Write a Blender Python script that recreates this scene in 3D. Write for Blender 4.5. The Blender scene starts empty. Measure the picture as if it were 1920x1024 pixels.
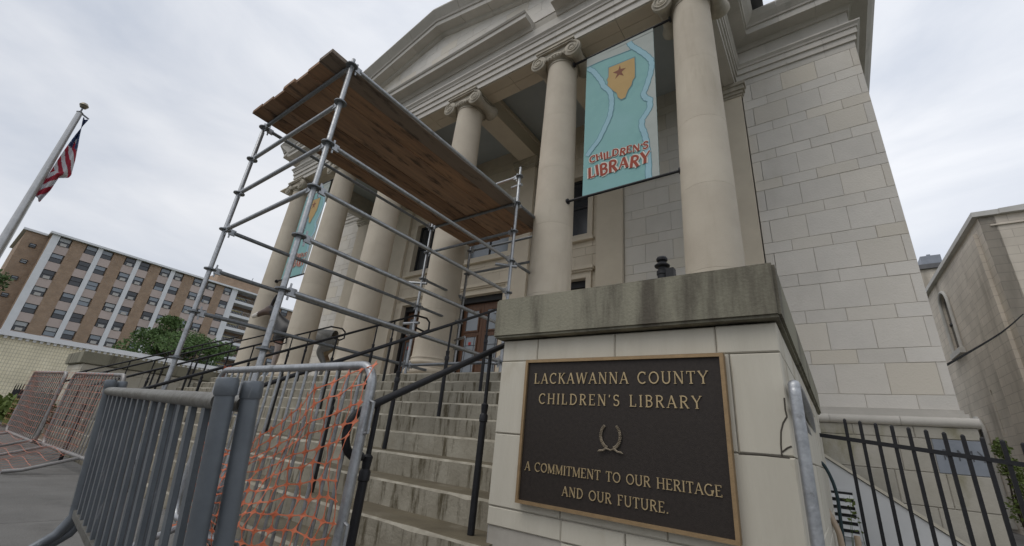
import bpy, bmesh, math, random
from mathutils import Vector, Matrix
random.seed(7)
R = math.radians
sc = bpy.context.scene
COL = sc.collection
# ------------------------------------------------------------------ camera (eye = origin, X along the facade, Y into the building, Z up)
cd = bpy.data.cameras.new("camera"); cam = bpy.data.objects.new("camera", cd); COL.objects.link(cam)
cd.sensor_width = 36.0; cd.lens = 797.0 / 1920.0 * 36.0; cd.clip_start = 0.05; cd.clip_end = 3000
cr = ((0.810695, 0.14725, 0.566649, 0), (0.578351, -0.351875, -0.735998, 0), (0.091014, 0.924392, -0.370426, 0), (0, 0, 0, 1))
cam.matrix_world = Matrix(cr)
sc.camera = cam
# ------------------------------------------------------------------ overcast sky and veiled sun (high behind the camera)
SUN_AZ, SUN_EL = R(203), R(56)                      # azimuth from +Y towards +X
wd = bpy.data.worlds.new("World"); sc.world = wd; wd.use_nodes = True
nt = wd.node_tree; N = nt.nodes; L = nt.links; N.clear()
def wn(t, **k):
    n = N.new(t)
    for a, b in k.items(): setattr(n, a, b)
    return n
sky = wn('ShaderNodeTexSky', sky_type='NISHITA', sun_disc=False, sun_elevation=SUN_EL, sun_rotation=SUN_AZ, air_density=1.0, dust_density=3.0)
tc = wn('ShaderNodeTexCoord')
mp = wn('ShaderNodeMapping'); mp.inputs['Scale'].default_value = (1.0, 1.0, 2.6); mp.inputs['Rotation'].default_value = (0.2, 0.1, 0.6)
L.new(tc.outputs['Generated'], mp.inputs['Vector'])
n1 = wn('ShaderNodeTexNoise'); n1.inputs['Scale'].default_value = 2.1; n1.inputs['Detail'].default_value = 7; n1.inputs['Roughness'].default_value = 0.52; n1.inputs['Distortion'].default_value = 0.35
L.new(mp.outputs['Vector'], n1.inputs['Vector'])
cr1 = wn('ShaderNodeValToRGB'); e = cr1.color_ramp.elements
e[0].position = 0.34; e[0].color = (6.1, 6.55, 7.4, 1); e[1].position = 0.66; e[1].color = (9.0, 9.15, 9.5, 1)
L.new(n1.outputs['Fac'], cr1.inputs['Fac'])
# the cloud deck thins and brightens overhead and towards one side
dt = wn('ShaderNodeVectorMath', operation='DOT_PRODUCT'); nrm = wn('ShaderNodeVectorMath', operation='NORMALIZE')
L.new(tc.outputs['Generated'], nrm.inputs[0]); L.new(nrm.outputs['Vector'], dt.inputs[0])
sd = Vector((math.sin(SUN_AZ) * math.cos(SUN_EL), math.cos(SUN_AZ) * math.cos(SUN_EL), math.sin(SUN_EL)))
dt.inputs[1].default_value = Vector((.25, .45, .85)).normalized()
mr = wn('ShaderNodeMapRange', interpolation_type='SMOOTHSTEP'); mr.inputs['From Min'].default_value = 0.1; mr.inputs['From Max'].default_value = 0.95; mr.inputs['To Min'].default_value = 0.98; mr.inputs['To Max'].default_value = 1.17
L.new(dt.outputs['Value'], mr.inputs['Value'])
sca = wn('ShaderNodeVectorMath', operation='SCALE'); L.new(cr1.outputs['Color'], sca.inputs[0]); L.new(mr.outputs['Result'], sca.inputs['Scale'])
mixw = wn('ShaderNodeMix', data_type='RGBA'); mixw.inputs['Factor'].default_value = 0.90
L.new(sky.outputs['Color'], mixw.inputs['A']); L.new(sca.outputs['Vector'], mixw.inputs['B'])
bg = wn('ShaderNodeBackground'); bg.inputs['Strength'].default_value = 0.1
ow = wn('ShaderNodeOutputWorld'); L.new(mixw.outputs['Result'], bg.inputs['Color']); L.new(bg.outputs['Background'], ow.inputs['Surface'])
sl = bpy.data.lights.new("sun", 'SUN'); sl.energy = 0.9; sl.angle = R(35); sl.color = (1.0, 0.96, 0.9)
so = bpy.data.objects.new("sun", sl); COL.objects.link(so); so.location = (20, 40, 60)
so.rotation_euler = (-sd).to_track_quat('-Z', 'Y').to_euler()
vs = sc.view_settings; vs.view_transform = 'Standard'; vs.look = 'None'; vs.gamma = 1.0; vs.exposure = 0.0; vs.use_curve_mapping = False
# ------------------------------------------------------------------ materials
def mat(name, c1, c2=None, scale=4.0, rough=0.8, metal=0.0, bump=0.0, bscale=40.0, rnd=0.0, stretch=(1, 1, 1), spec=0.3, stain=None, stain_scale=3.0, stain_stretch=(1, 1, 1), stain_lo=0.52, stain_hi=0.68, detail=5, hue_tint=None):
    m = bpy.data.materials.new(name); m.use_nodes = True; t = m.node_tree; n = t.nodes; l = t.links
    bs = n['Principled BSDF']; bs.inputs['Roughness'].default_value = rough; bs.inputs['Metallic'].default_value = metal
    bs.inputs['Specular IOR Level'].default_value = spec
    tcn = n.new('ShaderNodeTexCoord'); mpn = n.new('ShaderNodeMapping'); mpn.inputs['Scale'].default_value = stretch
    geo = n.new('ShaderNodeNewGeometry'); l.new(geo.outputs['Position'], mpn.inputs['Vector'])
    oi = n.new('ShaderNodeObjectInfo')
    c2 = c2 or tuple(x * 0.85 for x in c1)
    no = n.new('ShaderNodeTexNoise'); no.inputs['Scale'].default_value = scale; no.inputs['Detail'].default_value = detail; no.inputs['Roughness'].default_value = 0.6
    l.new(mpn.outputs['Vector'], no.inputs['Vector'])
    ra = n.new('ShaderNodeValToRGB'); ra.color_ramp.elements[0].position = 0.35; ra.color_ramp.elements[1].position = 0.68
    ra.color_ramp.elements[0].color = (*c1, 1); ra.color_ramp.elements[1].color = (*c2, 1); l.new(no.outputs['Fac'], ra.inputs['Fac'])
    out = ra.outputs['Color']
    if hue_tint:                                        # some pieces of another quarry colour
        mx = n.new('ShaderNodeMix'); mx.data_type = 'RGBA'; mx.inputs['B'].default_value = (*hue_tint, 1); l.new(out, mx.inputs['A'])
        mu = n.new('ShaderNodeMath'); mu.operation = 'MULTIPLY'; mu.inputs[1].default_value = 7.31; l.new(oi.outputs['Random'], mu.inputs[0])
        fr = n.new('ShaderNodeMath'); fr.operation = 'FRACT'; l.new(mu.outputs[0], fr.inputs[0])
        pw = n.new('ShaderNodeMath'); pw.operation = 'POWER'; pw.inputs[1].default_value = 3.5; l.new(fr.outputs[0], pw.inputs[0])
        l.new(pw.outputs[0], mx.inputs['Factor']); out = mx.outputs['Result']
    if stain:
        mp2 = n.new('ShaderNodeMapping'); mp2.inputs['Scale'].default_value = stain_stretch; l.new(geo.outputs['Position'], mp2.inputs['Vector'])
        s2 = n.new('ShaderNodeTexNoise'); s2.inputs['Scale'].default_value = stain_scale; s2.inputs['Detail'].default_value = 6; s2.inputs['Roughness'].default_value = 0.65; l.new(mp2.outputs['Vector'], s2.inputs['Vector'])
        r2 = n.new('ShaderNodeMapRange'); r2.interpolation_type = 'SMOOTHSTEP'; r2.inputs['From Min'].default_value = stain_lo; r2.inputs['From Max'].default_value = stain_hi; l.new(s2.outputs['Fac'], r2.inputs['Value'])
        m2 = n.new('ShaderNodeMix'); m2.data_type = 'RGBA'; m2.inputs['B'].default_value = (*stain, 1); l.new(out, m2.inputs['A']); l.new(r2.outputs['Result'], m2.inputs['Factor']); out = m2.outputs['Result']
    if rnd:
        hs = n.new('ShaderNodeHueSaturation'); mrn = n.new('ShaderNodeMapRange'); mrn.inputs['To Min'].default_value = 1 - rnd; mrn.inputs['To Max'].default_value = 1 + rnd
        l.new(oi.outputs['Random'], mrn.inputs['Value']); l.new(mrn.outputs['Result'], hs.inputs['Value']); l.new(out, hs.inputs['Color']); out = hs.outputs['Color']
    l.new(out, bs.inputs['Base Color'])
    if bump:
        nb = n.new('ShaderNodeTexNoise'); nb.inputs['Scale'].default_value = bscale; nb.inputs['Detail'].default_value = 6; l.new(mpn.outputs['Vector'], nb.inputs['Vector'])
        bp = n.new('ShaderNodeBump'); bp.inputs['Strength'].default_value = bump; bp.inputs['Distance'].default_value = 0.01; l.new(nb.outputs['Fac'], bp.inputs['Height']); l.new(bp.outputs['Normal'], bs.inputs['Normal'])
        if metal or rough < 0.6:
            rr = n.new('ShaderNodeMapRange'); rr.inputs['To Min'].default_value = rough - 0.12; rr.inputs['To Max'].default_value = rough + 0.15; l.new(nb.outputs['Fac'], rr.inputs['Value']); l.new(rr.outputs['Result'], bs.inputs['Roughness'])
    return m
def brickmat(name, c1, c2, mortar, bw, bh, ms=0.012, rot=(R(90), 0, R(90)), rough=0.85, bump=0.5, stain=None, offset=.5):
    m = bpy.data.materials.new(name); m.use_nodes = True; t = m.node_tree; n = t.nodes; l = t.links; bs = n['Principled BSDF']; bs.inputs['Roughness'].default_value = rough; bs.inputs['Specular IOR Level'].default_value = 0.25
    geo = n.new('ShaderNodeNewGeometry'); sp = n.new('ShaderNodeSeparateXYZ'); l.new(geo.outputs['Position'], sp.inputs[0])
    cb = n.new('ShaderNodeCombineXYZ'); ad = n.new('ShaderNodeMath'); ad.operation = 'ADD'; l.new(sp.outputs['X'], ad.inputs[0]); l.new(sp.outputs['Y'], ad.inputs[1])
    l.new(ad.outputs[0], cb.inputs['X']); l.new(sp.outputs['Z'], cb.inputs['Y'])
    b = n.new('ShaderNodeTexBrick'); l.new(cb.outputs[0], b.inputs['Vector']); b.inputs['Scale'].default_value = 1.0; b.offset = offset
    b.inputs['Brick Width'].default_value = bw; b.inputs['Row Height'].default_value = bh; b.inputs['Mortar Size'].default_value = ms; b.inputs['Mortar Smooth'].default_value = 0.3
    b.inputs['Color1'].default_value = (*c1, 1); b.inputs['Color2'].default_value = (*c2, 1); b.inputs['Mortar'].default_value = (*mortar, 1)
    no = n.new('ShaderNodeTexNoise'); no.inputs['Scale'].default_value = 1.2; no.inputs['Detail'].default_value = 6; l.new(geo.outputs['Position'], no.inputs['Vector'])
    mrn = n.new('ShaderNodeMapRange'); mrn.inputs['To Min'].default_value = 0.72; mrn.inputs['To Max'].default_value = 1.25; l.new(no.outputs['Fac'], mrn.inputs['Value'])
    hs = n.new('ShaderNodeHueSaturation'); l.new(mrn.outputs['Result'], hs.inputs['Value']); l.new(b.outputs['Color'], hs.inputs['Color'])
    out = hs.outputs['Color']
    if stain:
        mp2 = n.new('ShaderNodeMapping'); mp2.inputs['Scale'].default_value = (1, 1, .22); l.new(geo.outputs['Position'], mp2.inputs['Vector'])
        s2 = n.new('ShaderNodeTexNoise'); s2.inputs['Scale'].default_value = 1.1; s2.inputs['Detail'].default_value = 7; l.new(mp2.outputs['Vector'], s2.inputs['Vector'])
        r2 = n.new('ShaderNodeMapRange'); r2.interpolation_type = 'SMOOTHSTEP'; r2.inputs['From Min'].default_value = .54; r2.inputs['From Max'].default_value = .72; l.new(s2.outputs['Fac'], r2.inputs['Value'])
        m2 = n.new('ShaderNodeMix'); m2.data_type = 'RGBA'; m2.inputs['B'].default_value = (*stain, 1); l.new(out, m2.inputs['A']); l.new(r2.outputs['Result'], m2.inputs['Factor']); out = m2.outputs['Result']
    l.new(out, bs.inputs['Base Color'])
    bp = n.new('ShaderNodeBump'); bp.inputs['Strength'].default_value = bump; bp.inputs['Distance'].default_value = 0.01; bp.invert = True; l.new(b.outputs['Fac'], bp.inputs['Height']); l.new(bp.outputs['Normal'], bs.inputs['Normal'])
    return m
def glassmat(name, c, rough=0.05):
    m = bpy.data.materials.new(name); m.use_nodes = True; bs = m.node_tree.nodes['Principled BSDF']
    bs.inputs['Base Color'].default_value = (*c, 1); bs.inputs['Roughness'].default_value = rough; bs.inputs['Specular IOR Level'].default_value = 0.8
    return m
MT = {}
MT['ashlar'] = mat('limestone ashlar', (.66, .625, .57), (.605, .575, .525), 2.2, .85, bump=.4, bscale=45, rnd=.045, hue_tint=(.64, .59, .505), stain=(.50, .45, .36), stain_scale=1.0, stain_stretch=(1, 1, .35), stain_lo=.54, stain_hi=.82)
MT['joint'] = mat('mortar joint', (.44, .41, .36), (.37, .345, .30), 8, .95)
MT['trim'] = mat('limestone trim', (.56, .53, .48), (.48, .455, .41), 1.6, .85, bump=.2, bscale=50, rnd=.05, stain=(.28, .26, .225), stain_scale=1.4, stain_stretch=(1, 1, .35), stain_lo=.58, stain_hi=.84)
MT['column'] = mat('tan column stone', (.555, .495, .40), (.49, .43, .345), 1.7, .8, bump=.3, bscale=90, rnd=.04, stain=(.39, .335, .25), stain_scale=1.5, stain_stretch=(1, 1, .18), stain_lo=.52, stain_hi=.80)
MT['capital'] = mat('weathered capital stone', (.47, .425, .345), (.33, .30, .245), 6, .85, bump=.3, bscale=60)
MT['inner'] = mat('tan porch stone', (.62, .55, .44), (.56, .495, .395), 2.0, .85, bump=.2, bscale=60, rnd=.05)
MT['ceiling'] = mat('blue grey porch ceiling paint', (.38, .415, .425), (.34, .375, .385), 2, .7)
MT['pier'] = mat('cream painted stone', (.56, .525, .44), (.50, .465, .385), 6.0, .8, bump=.25, bscale=70, rnd=.06, stretch=(1, 1, .12), stain=(.39, .335, .24), stain_scale=2.3, stain_stretch=(1, 1, .5), stain_lo=.53, stain_hi=.76)
MT['pierraw'] = mat('spalled grey stone', (.40, .39, .37), (.30, .29, .275), 14, .9, bump=1.0, bscale=35)
MT['cap'] = mat('mossy cast stone cap', (.275, .258, .195), (.225, .215, .16), 2.0, .92, bump=.35, bscale=70, stain=(.10, .088, .068), stain_scale=3.2, stain_stretch=(1, 1, .15), stain_lo=.49, stain_hi=.68)
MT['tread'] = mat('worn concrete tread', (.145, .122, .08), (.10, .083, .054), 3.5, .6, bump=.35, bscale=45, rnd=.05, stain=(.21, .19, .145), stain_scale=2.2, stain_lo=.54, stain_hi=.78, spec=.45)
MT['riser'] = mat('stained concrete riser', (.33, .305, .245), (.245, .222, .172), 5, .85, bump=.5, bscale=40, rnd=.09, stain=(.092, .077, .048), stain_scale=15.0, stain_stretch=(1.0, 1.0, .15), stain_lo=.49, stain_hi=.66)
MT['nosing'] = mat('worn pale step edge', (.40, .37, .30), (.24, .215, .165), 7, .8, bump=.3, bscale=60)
MT['galv'] = mat('galvanized steel', (.42, .43, .44), (.30, .31, .32), 30, .42, .75, bump=.12, bscale=120, spec=.5, stain=(.20, .20, .20), stain_scale=9, stain_lo=.56, stain_hi=.74)
MT['galvdark'] = mat('weathered galvanized steel', (.25, .265, .28), (.17, .18, .19), 25, .5, .6, bump=.15, bscale=100, spec=.5)
MT['barrier'] = mat('brownish galvanized barrier steel', (.34, .33, .32), (.25, .235, .225), 18, .5, .5, bump=.15, bscale=90)
MT['greypaint'] = mat('blue grey painted barrier', (.145, .16, .175), (.11, .123, .136), 9, .42, .3, bump=.06, bscale=160, spec=.5, stain=(.25, .255, .26), stain_scale=26, stain_stretch=(1, 1, .1), stain_lo=.60, stain_hi=.68)
MT['greybar'] = mat('worn grey brown barrier bar', (.22, .215, .195), (.14, .13, .11), 10, .45, .5, bump=.3, bscale=50)
MT['black'] = mat('black painted iron', (.012, .012, .014), (.018, .018, .02), 20, .5, 0, bump=.12, bscale=80, spec=.3)
MT['orange'] = mat('orange plastic netting', (.60, .175, .085), (.50, .13, .06), 5, .55, rnd=.1, spec=.4)
MT['fadednet'] = mat('faded orange netting', (.52, .20, .13), (.38, .145, .10), 8, .6)
MT['plank'] = mat('weathered plank', (.40, .235, .135), (.25, .155, .10), 3.0, .85, bump=.6, bscale=25, rnd=.26, stretch=(7, .5, 7), stain=(.085, .064, .05), stain_scale=2.4, stain_stretch=(4, .9, 4), stain_lo=.50, stain_hi=.72, hue_tint=(.28, .24, .20))
MT['bronze'] = mat('dark bronze field', (.026, .020, .0165), (.036, .028, .023), 60, .55, .3, bump=.1, bscale=220, spec=.4)
MT['brass'] = mat('brushed bronze edge', (.33, .225, .12), (.27, .185, .10), 30, .5, .35, bump=.1, bscale=150)
MT['letter'] = mat('raised bronze lettering', (.50, .385, .22), (.40, .30, .165), 30, .42, .4)
MT['wreath'] = mat('aged bronze wreath', (.36, .30, .22), (.20, .165, .12), 40, .45, .5, bump=.4, bscale=120)
MT['teal'] = mat('teal banner cloth', (.235, .43, .415), (.21, .395, .385), 6, .8, bump=.35, bscale=6, stain=(.25, .44, .44), stain_scale=1.5, stain_lo=.45, stain_hi=.7)
MT['bgrey'] = mat('pale grey print', (.40, .43, .40), (.37, .40, .37), 6, .8)
MT['river'] = mat('pale blue print', (.31, .49, .55), (.29, .46, .52), 6, .8)
MT['riverline'] = mat('slate outline print', (.14, .27, .31), (.12, .24, .28), 6, .8)
MT['tan'] = mat('ochre print', (.47, .32, .14), (.44, .30, .13), 6, .8)
MT['star'] = mat('maroon print', (.22, .095, .06), (.19, .08, .05), 6, .8)
MT['redlet'] = mat('brick red print', (.33, .075, .045), (.28, .06, .04), 6, .8)
MT['whitelet'] = mat('off white print', (.66, .62, .55), (.6, .57, .5), 6, .8)
MT['wood'] = mat('varnished door wood', (.15, .07, .034), (.09, .042, .022), 5, .45, bump=.15, bscale=30, stretch=(6, 6, .6), spec=.45)
MT['doorglass'] = glassmat('leaded door glass', (.20, .225, .25), .15)
MT['sticker'] = mat('red white door notice', (.45, .06, .05), (.5, .08, .07), 5, .6)
MT['blindwhite'] = mat('white roller blind behind glass', (.42, .43, .43), (.36, .37, .37), 3, .3)
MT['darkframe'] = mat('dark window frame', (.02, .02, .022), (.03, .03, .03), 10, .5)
MT['darkglass'] = glassmat('dark window glass', (.02, .024, .03), .2)
MT['blindglass'] = glassmat('window with pale blind', (.20, .23, .26), .15)
MT['walk'] = mat('concrete sidewalk', (.165, .16, .15), (.125, .121, .113), 2.2, .8, bump=.4, bscale=80, rnd=.05, stain=(.085, .082, .076), stain_scale=1.6, stain_lo=.54, stain_hi=.75)
MT['asphalt'] = mat('asphalt', (.055, .055, .056), (.04, .04, .041), 6, .9, bump=.5, bscale=120)
MT['earth'] = mat('lawn and earth', (.045, .065, .022), (.06, .055, .03), 1.0, .95, bump=.6, bscale=40)
MT['leaf'] = mat('green leaf', (.055, .10, .03), (.085, .135, .04), 2, .6, rnd=.2)
MT['leafb'] = mat('bright leaf', (.115, .165, .04), (.155, .19, .05), 2, .6, rnd=.2)
MT['bark'] = mat('bark', (.07, .055, .04), (.04, .03, .024), 10, .9, bump=.8, bscale=30)
MT['brick'] = brickmat('tan brown brick', (.37, .245, .155), (.30, .19, .12), (.34, .31, .265), .22, .075, .01)
MT['pilaster'] = mat('white concrete pilaster', (.72, .73, .74), (.66, .67, .68), 1, .8)
MT['spandrel'] = mat('pinkish spandrel panel', (.50, .415, .375), (.47, .39, .35), 2, .8, rnd=.06)
MT['white'] = mat('white paint', (.70, .71, .71), (.64, .65, .65), 2, .6, stain=(.48, .48, .46), stain_scale=3, stain_lo=.6, stain_hi=.8)
MT['acunit'] = mat('air conditioner casing', (.46, .44, .41), (.40, .385, .36), 4, .6)
MT['yblock'] = brickmat('yellow glazed block', (.78, .72, .54), (.73, .67, .49), (.47, .43, .32), .105, .158, .009, rough=.5, bump=.5, offset=0)
MT['lot'] = mat('pale concrete lot', (.36, .35, .33), (.30, .29, .27), 1.5, .85, bump=.3, bscale=60)
MT['cloth'] = mat('curtain', (.35, .33, .28), (.3, .28, .24), 3, .9)
MT['yellowlamp'] = mat('yellow balcony panel', (.55, .47, .18), (.5, .43, .16), 3, .7)
MT['church'] = brickmat('sandstone church ashlar', (.66, .595, .51), (.60, .545, .465), (.47, .42, .36), .62, .27, .010, bump=.25, stain=(.37, .33, .275))
MT['coping'] = mat('pale coping', (.56, .55, .52), (.48, .47, .44), 2, .7)
MT['copper'] = mat('streaked dark roof edge', (.10, .115, .105), (.17, .165, .15), 3, .8, stretch=(1, 1, .3))
MT['basestone'] = mat('algae stained base stone', (.42, .395, .345), (.34, .32, .27), 2.5, .85, bump=.4, bscale=50, rnd=.08, stain=(.20, .185, .105), stain_scale=1.6, stain_stretch=(1, 1, .45), stain_lo=.5, stain_hi=.72)
MT['bluestone'] = mat('blue grey cornerstone', (.245, .265, .30), (.20, .22, .25), 4, .8, bump=.2, bscale=60)
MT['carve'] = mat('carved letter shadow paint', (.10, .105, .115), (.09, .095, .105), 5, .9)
MT['whitewall'] = mat('white rendered wall', (.62, .63, .635), (.55, .56, .565), 1.4, .8, bump=.15, stain=(.40, .40, .385), stain_scale=2.5, stain_stretch=(1, 1, .4), stain_lo=.56, stain_hi=.8)
MT['hose'] = mat('blue green hose', (.02, .04, .045), (.018, .034, .04), 6, .5)
MT['conduit'] = mat('tan plastic conduit', (.44, .35, .26), (.40, .31, .23), 6, .55)
MT['roof'] = mat('grey roof', (.16, .16, .165), (.12, .12, .125), 2, .8)
MT['metalunit'] = mat('rooftop unit metal', (.27, .29, .33), (.22, .24, .27), 3, .5, .3)
MT['flagpole'] = mat('brushed aluminium pole', (.52, .52, .52), (.44, .44, .44), 10, .4, .7)
MT['gold'] = mat('dull gold ball', (.30, .27, .20), (.2, .18, .14), 5, .4, .7)
MT['cable'] = mat('black cable sheath', (.02, .02, .02), (.015, .015, .015), 5, .9, spec=.1)
MT['crack'] = mat('dark crack', (.07, .06, .05), (.09, .08, .065), 8, .95)
MT['statue'] = None
# ------------------------------------------------------------------ mesh helpers
WL = {}
def tag(o, label=None, cat=None, group=None, kind=None):
    if label: o['label'] = label
    if cat: o['category'] = cat
    if group: o['group'] = group
    if kind: o['kind'] = kind
    return o
def thing(name, label, cat, loc=(0, 0, 0), rot=None, group=None, local=False):
    o = bpy.data.objects.new(name, None); COL.objects.link(o); o.location = loc; o.empty_display_size = 0.2
    if rot: o.rotation_euler = rot
    WL[o] = Vector((0, 0, 0)) if (local or rot) else Vector(loc)
    return tag(o, label, cat, group)
def link(name, me, loc, parent=None, rot=None):
    o = bpy.data.objects.new(name, me); COL.objects.link(o); loc = Vector(loc)
    if parent is not None: o.parent = parent; o.location = loc - WL[parent]
    else: o.location = loc
    if rot: o.rotation_euler = rot
    WL[o] = loc
    return o
def ring(c, ax, r, n, up=None):
    ax = Vector(ax).normalized(); u = ax.orthogonal().normalized() if up is None else (Vector(up) - ax * Vector(up).dot(ax)).normalized(); v = ax.cross(u)
    return [Vector(c) + (u * math.cos(2 * math.pi * k / n) + v * math.sin(2 * math.pi * k / n)) * r for k in range(n)]
class MB:
    def __init__(s): s.v = []; s.f = []
    def add(s, vs, fs):
        b = len(s.v); s.v += [Vector(q) for q in vs]; s.f += [tuple(i + b for i in f) for f in fs]; return s
    def box(s, x0, x1, y0, y1, z0, z1):
        vs = [(x, y, z) for x in (x0, x1) for y in (y0, y1) for z in (z0, z1)]
        return s.add(vs, [(0, 1, 3, 2), (4, 6, 7, 5), (0, 4, 5, 1), (2, 3, 7, 6), (0, 2, 6, 4), (1, 5, 7, 3)])
    def cbox(s, x0, x1, y0, y1, z0, z1, b=.01):                     # chamfered on the -Y face and its edges
        vs = [(x0, y1, z0), (x1, y1, z0), (x1, y1, z1), (x0, y1, z1), (x0, y0 + b, z0), (x1, y0 + b, z0), (x1, y0 + b, z1), (x0, y0 + b, z1),
              (x0 + b, y0, z0 + b), (x1 - b, y0, z0 + b), (x1 - b, y0, z1 - b), (x0 + b, y0, z1 - b)]
        return s.add(vs, [(0, 1, 2, 3)[::-1], (0, 4, 5, 1)[::-1], (1, 5, 6, 2)[::-1], (2, 6, 7, 3)[::-1], (3, 7, 4, 0)[::-1], (4, 8, 9, 5)[::-1], (5, 9, 10, 6)[::-1], (6, 10, 11, 7)[::-1], (7, 11, 8, 4)[::-1], (8, 11, 10, 9)[::-1]])
    def tube(s, pts, r, n=10, caps=True, closed=False):
        pts = [Vector(q) for q in pts]; rs = r if isinstance(r, (list, tuple)) else [r] * len(pts); rings = []; up = None
        for i, q in enumerate(pts):
            a = pts[i - 1] if (i or closed) else q; c = pts[(i + 1) % len(pts)] if (i < len(pts) - 1 or closed) else q
            d = (q - a).normalized() + (c - q).normalized() if (a != q and c != q) else (c - a)
            d = d.normalized()
            if up is None: up = d.orthogonal().normalized()
            else: up = (up - d * up.dot(d)); up = up.normalized() if up.length > 1e-4 else d.orthogonal().normalized()
            rings.append(ring(q, d, rs[i], n, up))
        b = len(s.v)
        for g in rings: s.v += g
        m = len(rings)
        for i in range(m if closed else m - 1):
            j = (i + 1) % m
            for k in range(n): s.f.append((b + i * n + k, b + i * n + (k + 1) % n, b + j * n + (k + 1) % n, b + j * n + k))
        if caps and not closed: s.f.append(tuple(b + k for k in range(n))[::-1]); s.f.append(tuple(b + (m - 1) * n + k for k in range(n)))
        return s
    def lathe(s, c, prof, n=24, caps=True):
        c = Vector(c); b = len(s.v)
        for r, z in prof:
            for k in range(n): a = 2 * math.pi * k / n; s.v.append(c + Vector((r * math.cos(a), r * math.sin(a), z)))
        m = len(prof)
        for i in range(m - 1):
            for k in range(n): s.f.append((b + i * n + k, b + i * n + (k + 1) % n, b + (i + 1) * n + (k + 1) % n, b + (i + 1) * n + k))
        if caps: s.f.append(tuple(b + k for k in range(n))[::-1]); s.f.append(tuple(b + (m - 1) * n + k for k in range(n)))
        return s
    def prism(s, poly, o, u, v, w):                                 # polygon (a,b) in plane o + a u + b v, extruded by vector w
        o, u, v, w = map(Vector, (o, u, v, w)); n = len(poly); b = len(s.v)
        for k in (0, 1):
            for a, c in poly: s.v.append(o + u * a + v * c + w * k)
        s.f.append(tuple(b + i for i in range(n))[::-1]); s.f.append(tuple(b + n + i for i in range(n)))
        for i in range(n): s.f.append((b + i, b + (i + 1) % n, b + n + (i + 1) % n, b + n + i))
        return s
    def quadstrip(s, A, B_):                                        # loft between two polylines of equal length
        b = len(s.v); n = len(A); s.v += [Vector(q) for q in A] + [Vector(q) for q in B_]
        for i in range(n - 1): s.f.append((b + i, b + i + 1, b + n + i + 1, b + n + i))
        return s
    def mesh(s, name, m=None, smooth=False, center=None):
        c = center
        if c is None:
            if s.v:
                lo = [min(q[i] for q in s.v) for i in range(3)]; hi = [max(q[i] for q in s.v) for i in range(3)]; c = Vector([(a + d) / 2 for a, d in zip(lo, hi)])
            else: c = Vector((0, 0, 0))
        me = bpy.data.meshes.new(name); me.from_pydata([tuple(q - Vector(c)) for q in s.v], [], s.f)
        bm = bmesh.new(); bm.from_mesh(me); bmesh.ops.recalc_face_normals(bm, faces=bm.faces); bm.to_mesh(me); bm.free()
        if m: me.materials.append(MT[m] if isinstance(m, str) else m)
        if smooth:
            me.polygons.foreach_set('use_smooth', [True] * len(me.polygons))
            try: me.set_sharp_from_angle(angle=R(38))
            except Exception: pass
        return me, Vector(c)
    def build(s, name, m, parent=None, smooth=False):
        me, c = s.mesh(name, m, smooth); return link(name, me, c, parent)
_cache = {}
def block(name, x0, x1, y0, y1, z0, z1, m, parent, b=.01, face='-y', jit=.002):
    """a chamfered stone whose dressed face looks to -y / +x / -x; alike sizes share mesh data"""
    w, d, h = x1 - x0, y1 - y0, z1 - z0
    if face != '-y': w, d = d, w
    key = (round(w, 3), round(d, 3), round(h, 3), m, b)
    if key not in _cache:
        me, c = MB().cbox(-w / 2, w / 2, -d / 2, d / 2, -h / 2, h / 2, b).mesh(name, m, center=(0, 0, 0)); _cache[key] = me
    rz = {'-y': 0, '+x': R(90), '-x': R(-90)}[face]
    j = random.uniform(-jit, jit)
    off = {'-y': (0, j, 0), '+x': (-j, 0, 0), '-x': (j, 0, 0)}[face]
    return link(name, _cache[key], ((x0 + x1) / 2 + off[0], (y0 + y1) / 2 + off[1], (z0 + z1) / 2), parent, (0, 0, rz))
# ------------------------------------------------------------------ ground, sidewalk, road (the street climbs a little to the left)
SLOPE = .012
def G(x): return -.80 - SLOPE * (x + 1)
b = MB(); b.add([(-400, 60, -1.25), (-400, 600, -1.25), (400, 600, -1.25), (400, 60, -1.25), (-400, -300, -1.25), (400, -300, -1.25)], [(0, 1, 2, 3), (4, 0, 3, 5)])
tag(b.build('ground', 'earth'), kind='structure')
def sheet(name, m, x0, x1, y0, y1, dz, thick=.12, parent=None):
    bb = MB(); vs = []
    for x in (x0, x1):
        for y in (y0, y1):
            for z in (-thick, 0): vs.append((x, y, G(x) + dz + z))
    bb.add(vs, [(0, 1, 3, 2), (4, 6, 7, 5), (0, 4, 5, 1), (2, 3, 7, 6), (0, 2, 6, 4), (1, 5, 7, 3)])
    return bb.build(name, m, parent)
walkbed = sheet('sidewalk', 'joint', -40, 12, -2.2, 1.62, -.03, .5); tag(walkbed, kind='structure')
for i in range(-27, 8):
    for y0, y1 in ((-2.19, -.95), (-.95, .29), (.29, 1.60)):
        sheet('paving_slab', 'walk', i * 1.45 + .004, (i + 1) * 1.45 - .004, y0 + .004, y1 - .004, random.uniform(-.002, .002), .1, walkbed)
kerb = sheet('kerb', 'walk', -60, 30, -2.4, -2.205, 0, .5); tag(kerb, kind='structure')
tag(sheet('road', 'asphalt', -120, 60, -14, -2.41, -.13, .3), kind='structure')
tag(sheet('planting_bed', 'earth', -18, -13.9, 1.63, 20, -.02, .4), kind='structure'); tag(sheet('parking_lot', 'lot', -60, -18.01, 1.63, 30, -.03, .4), kind='structure')
tag(sheet('alley_paving', 'walk', .2, 12, 1.63, 40, -.35, .3), kind='structure')
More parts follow.
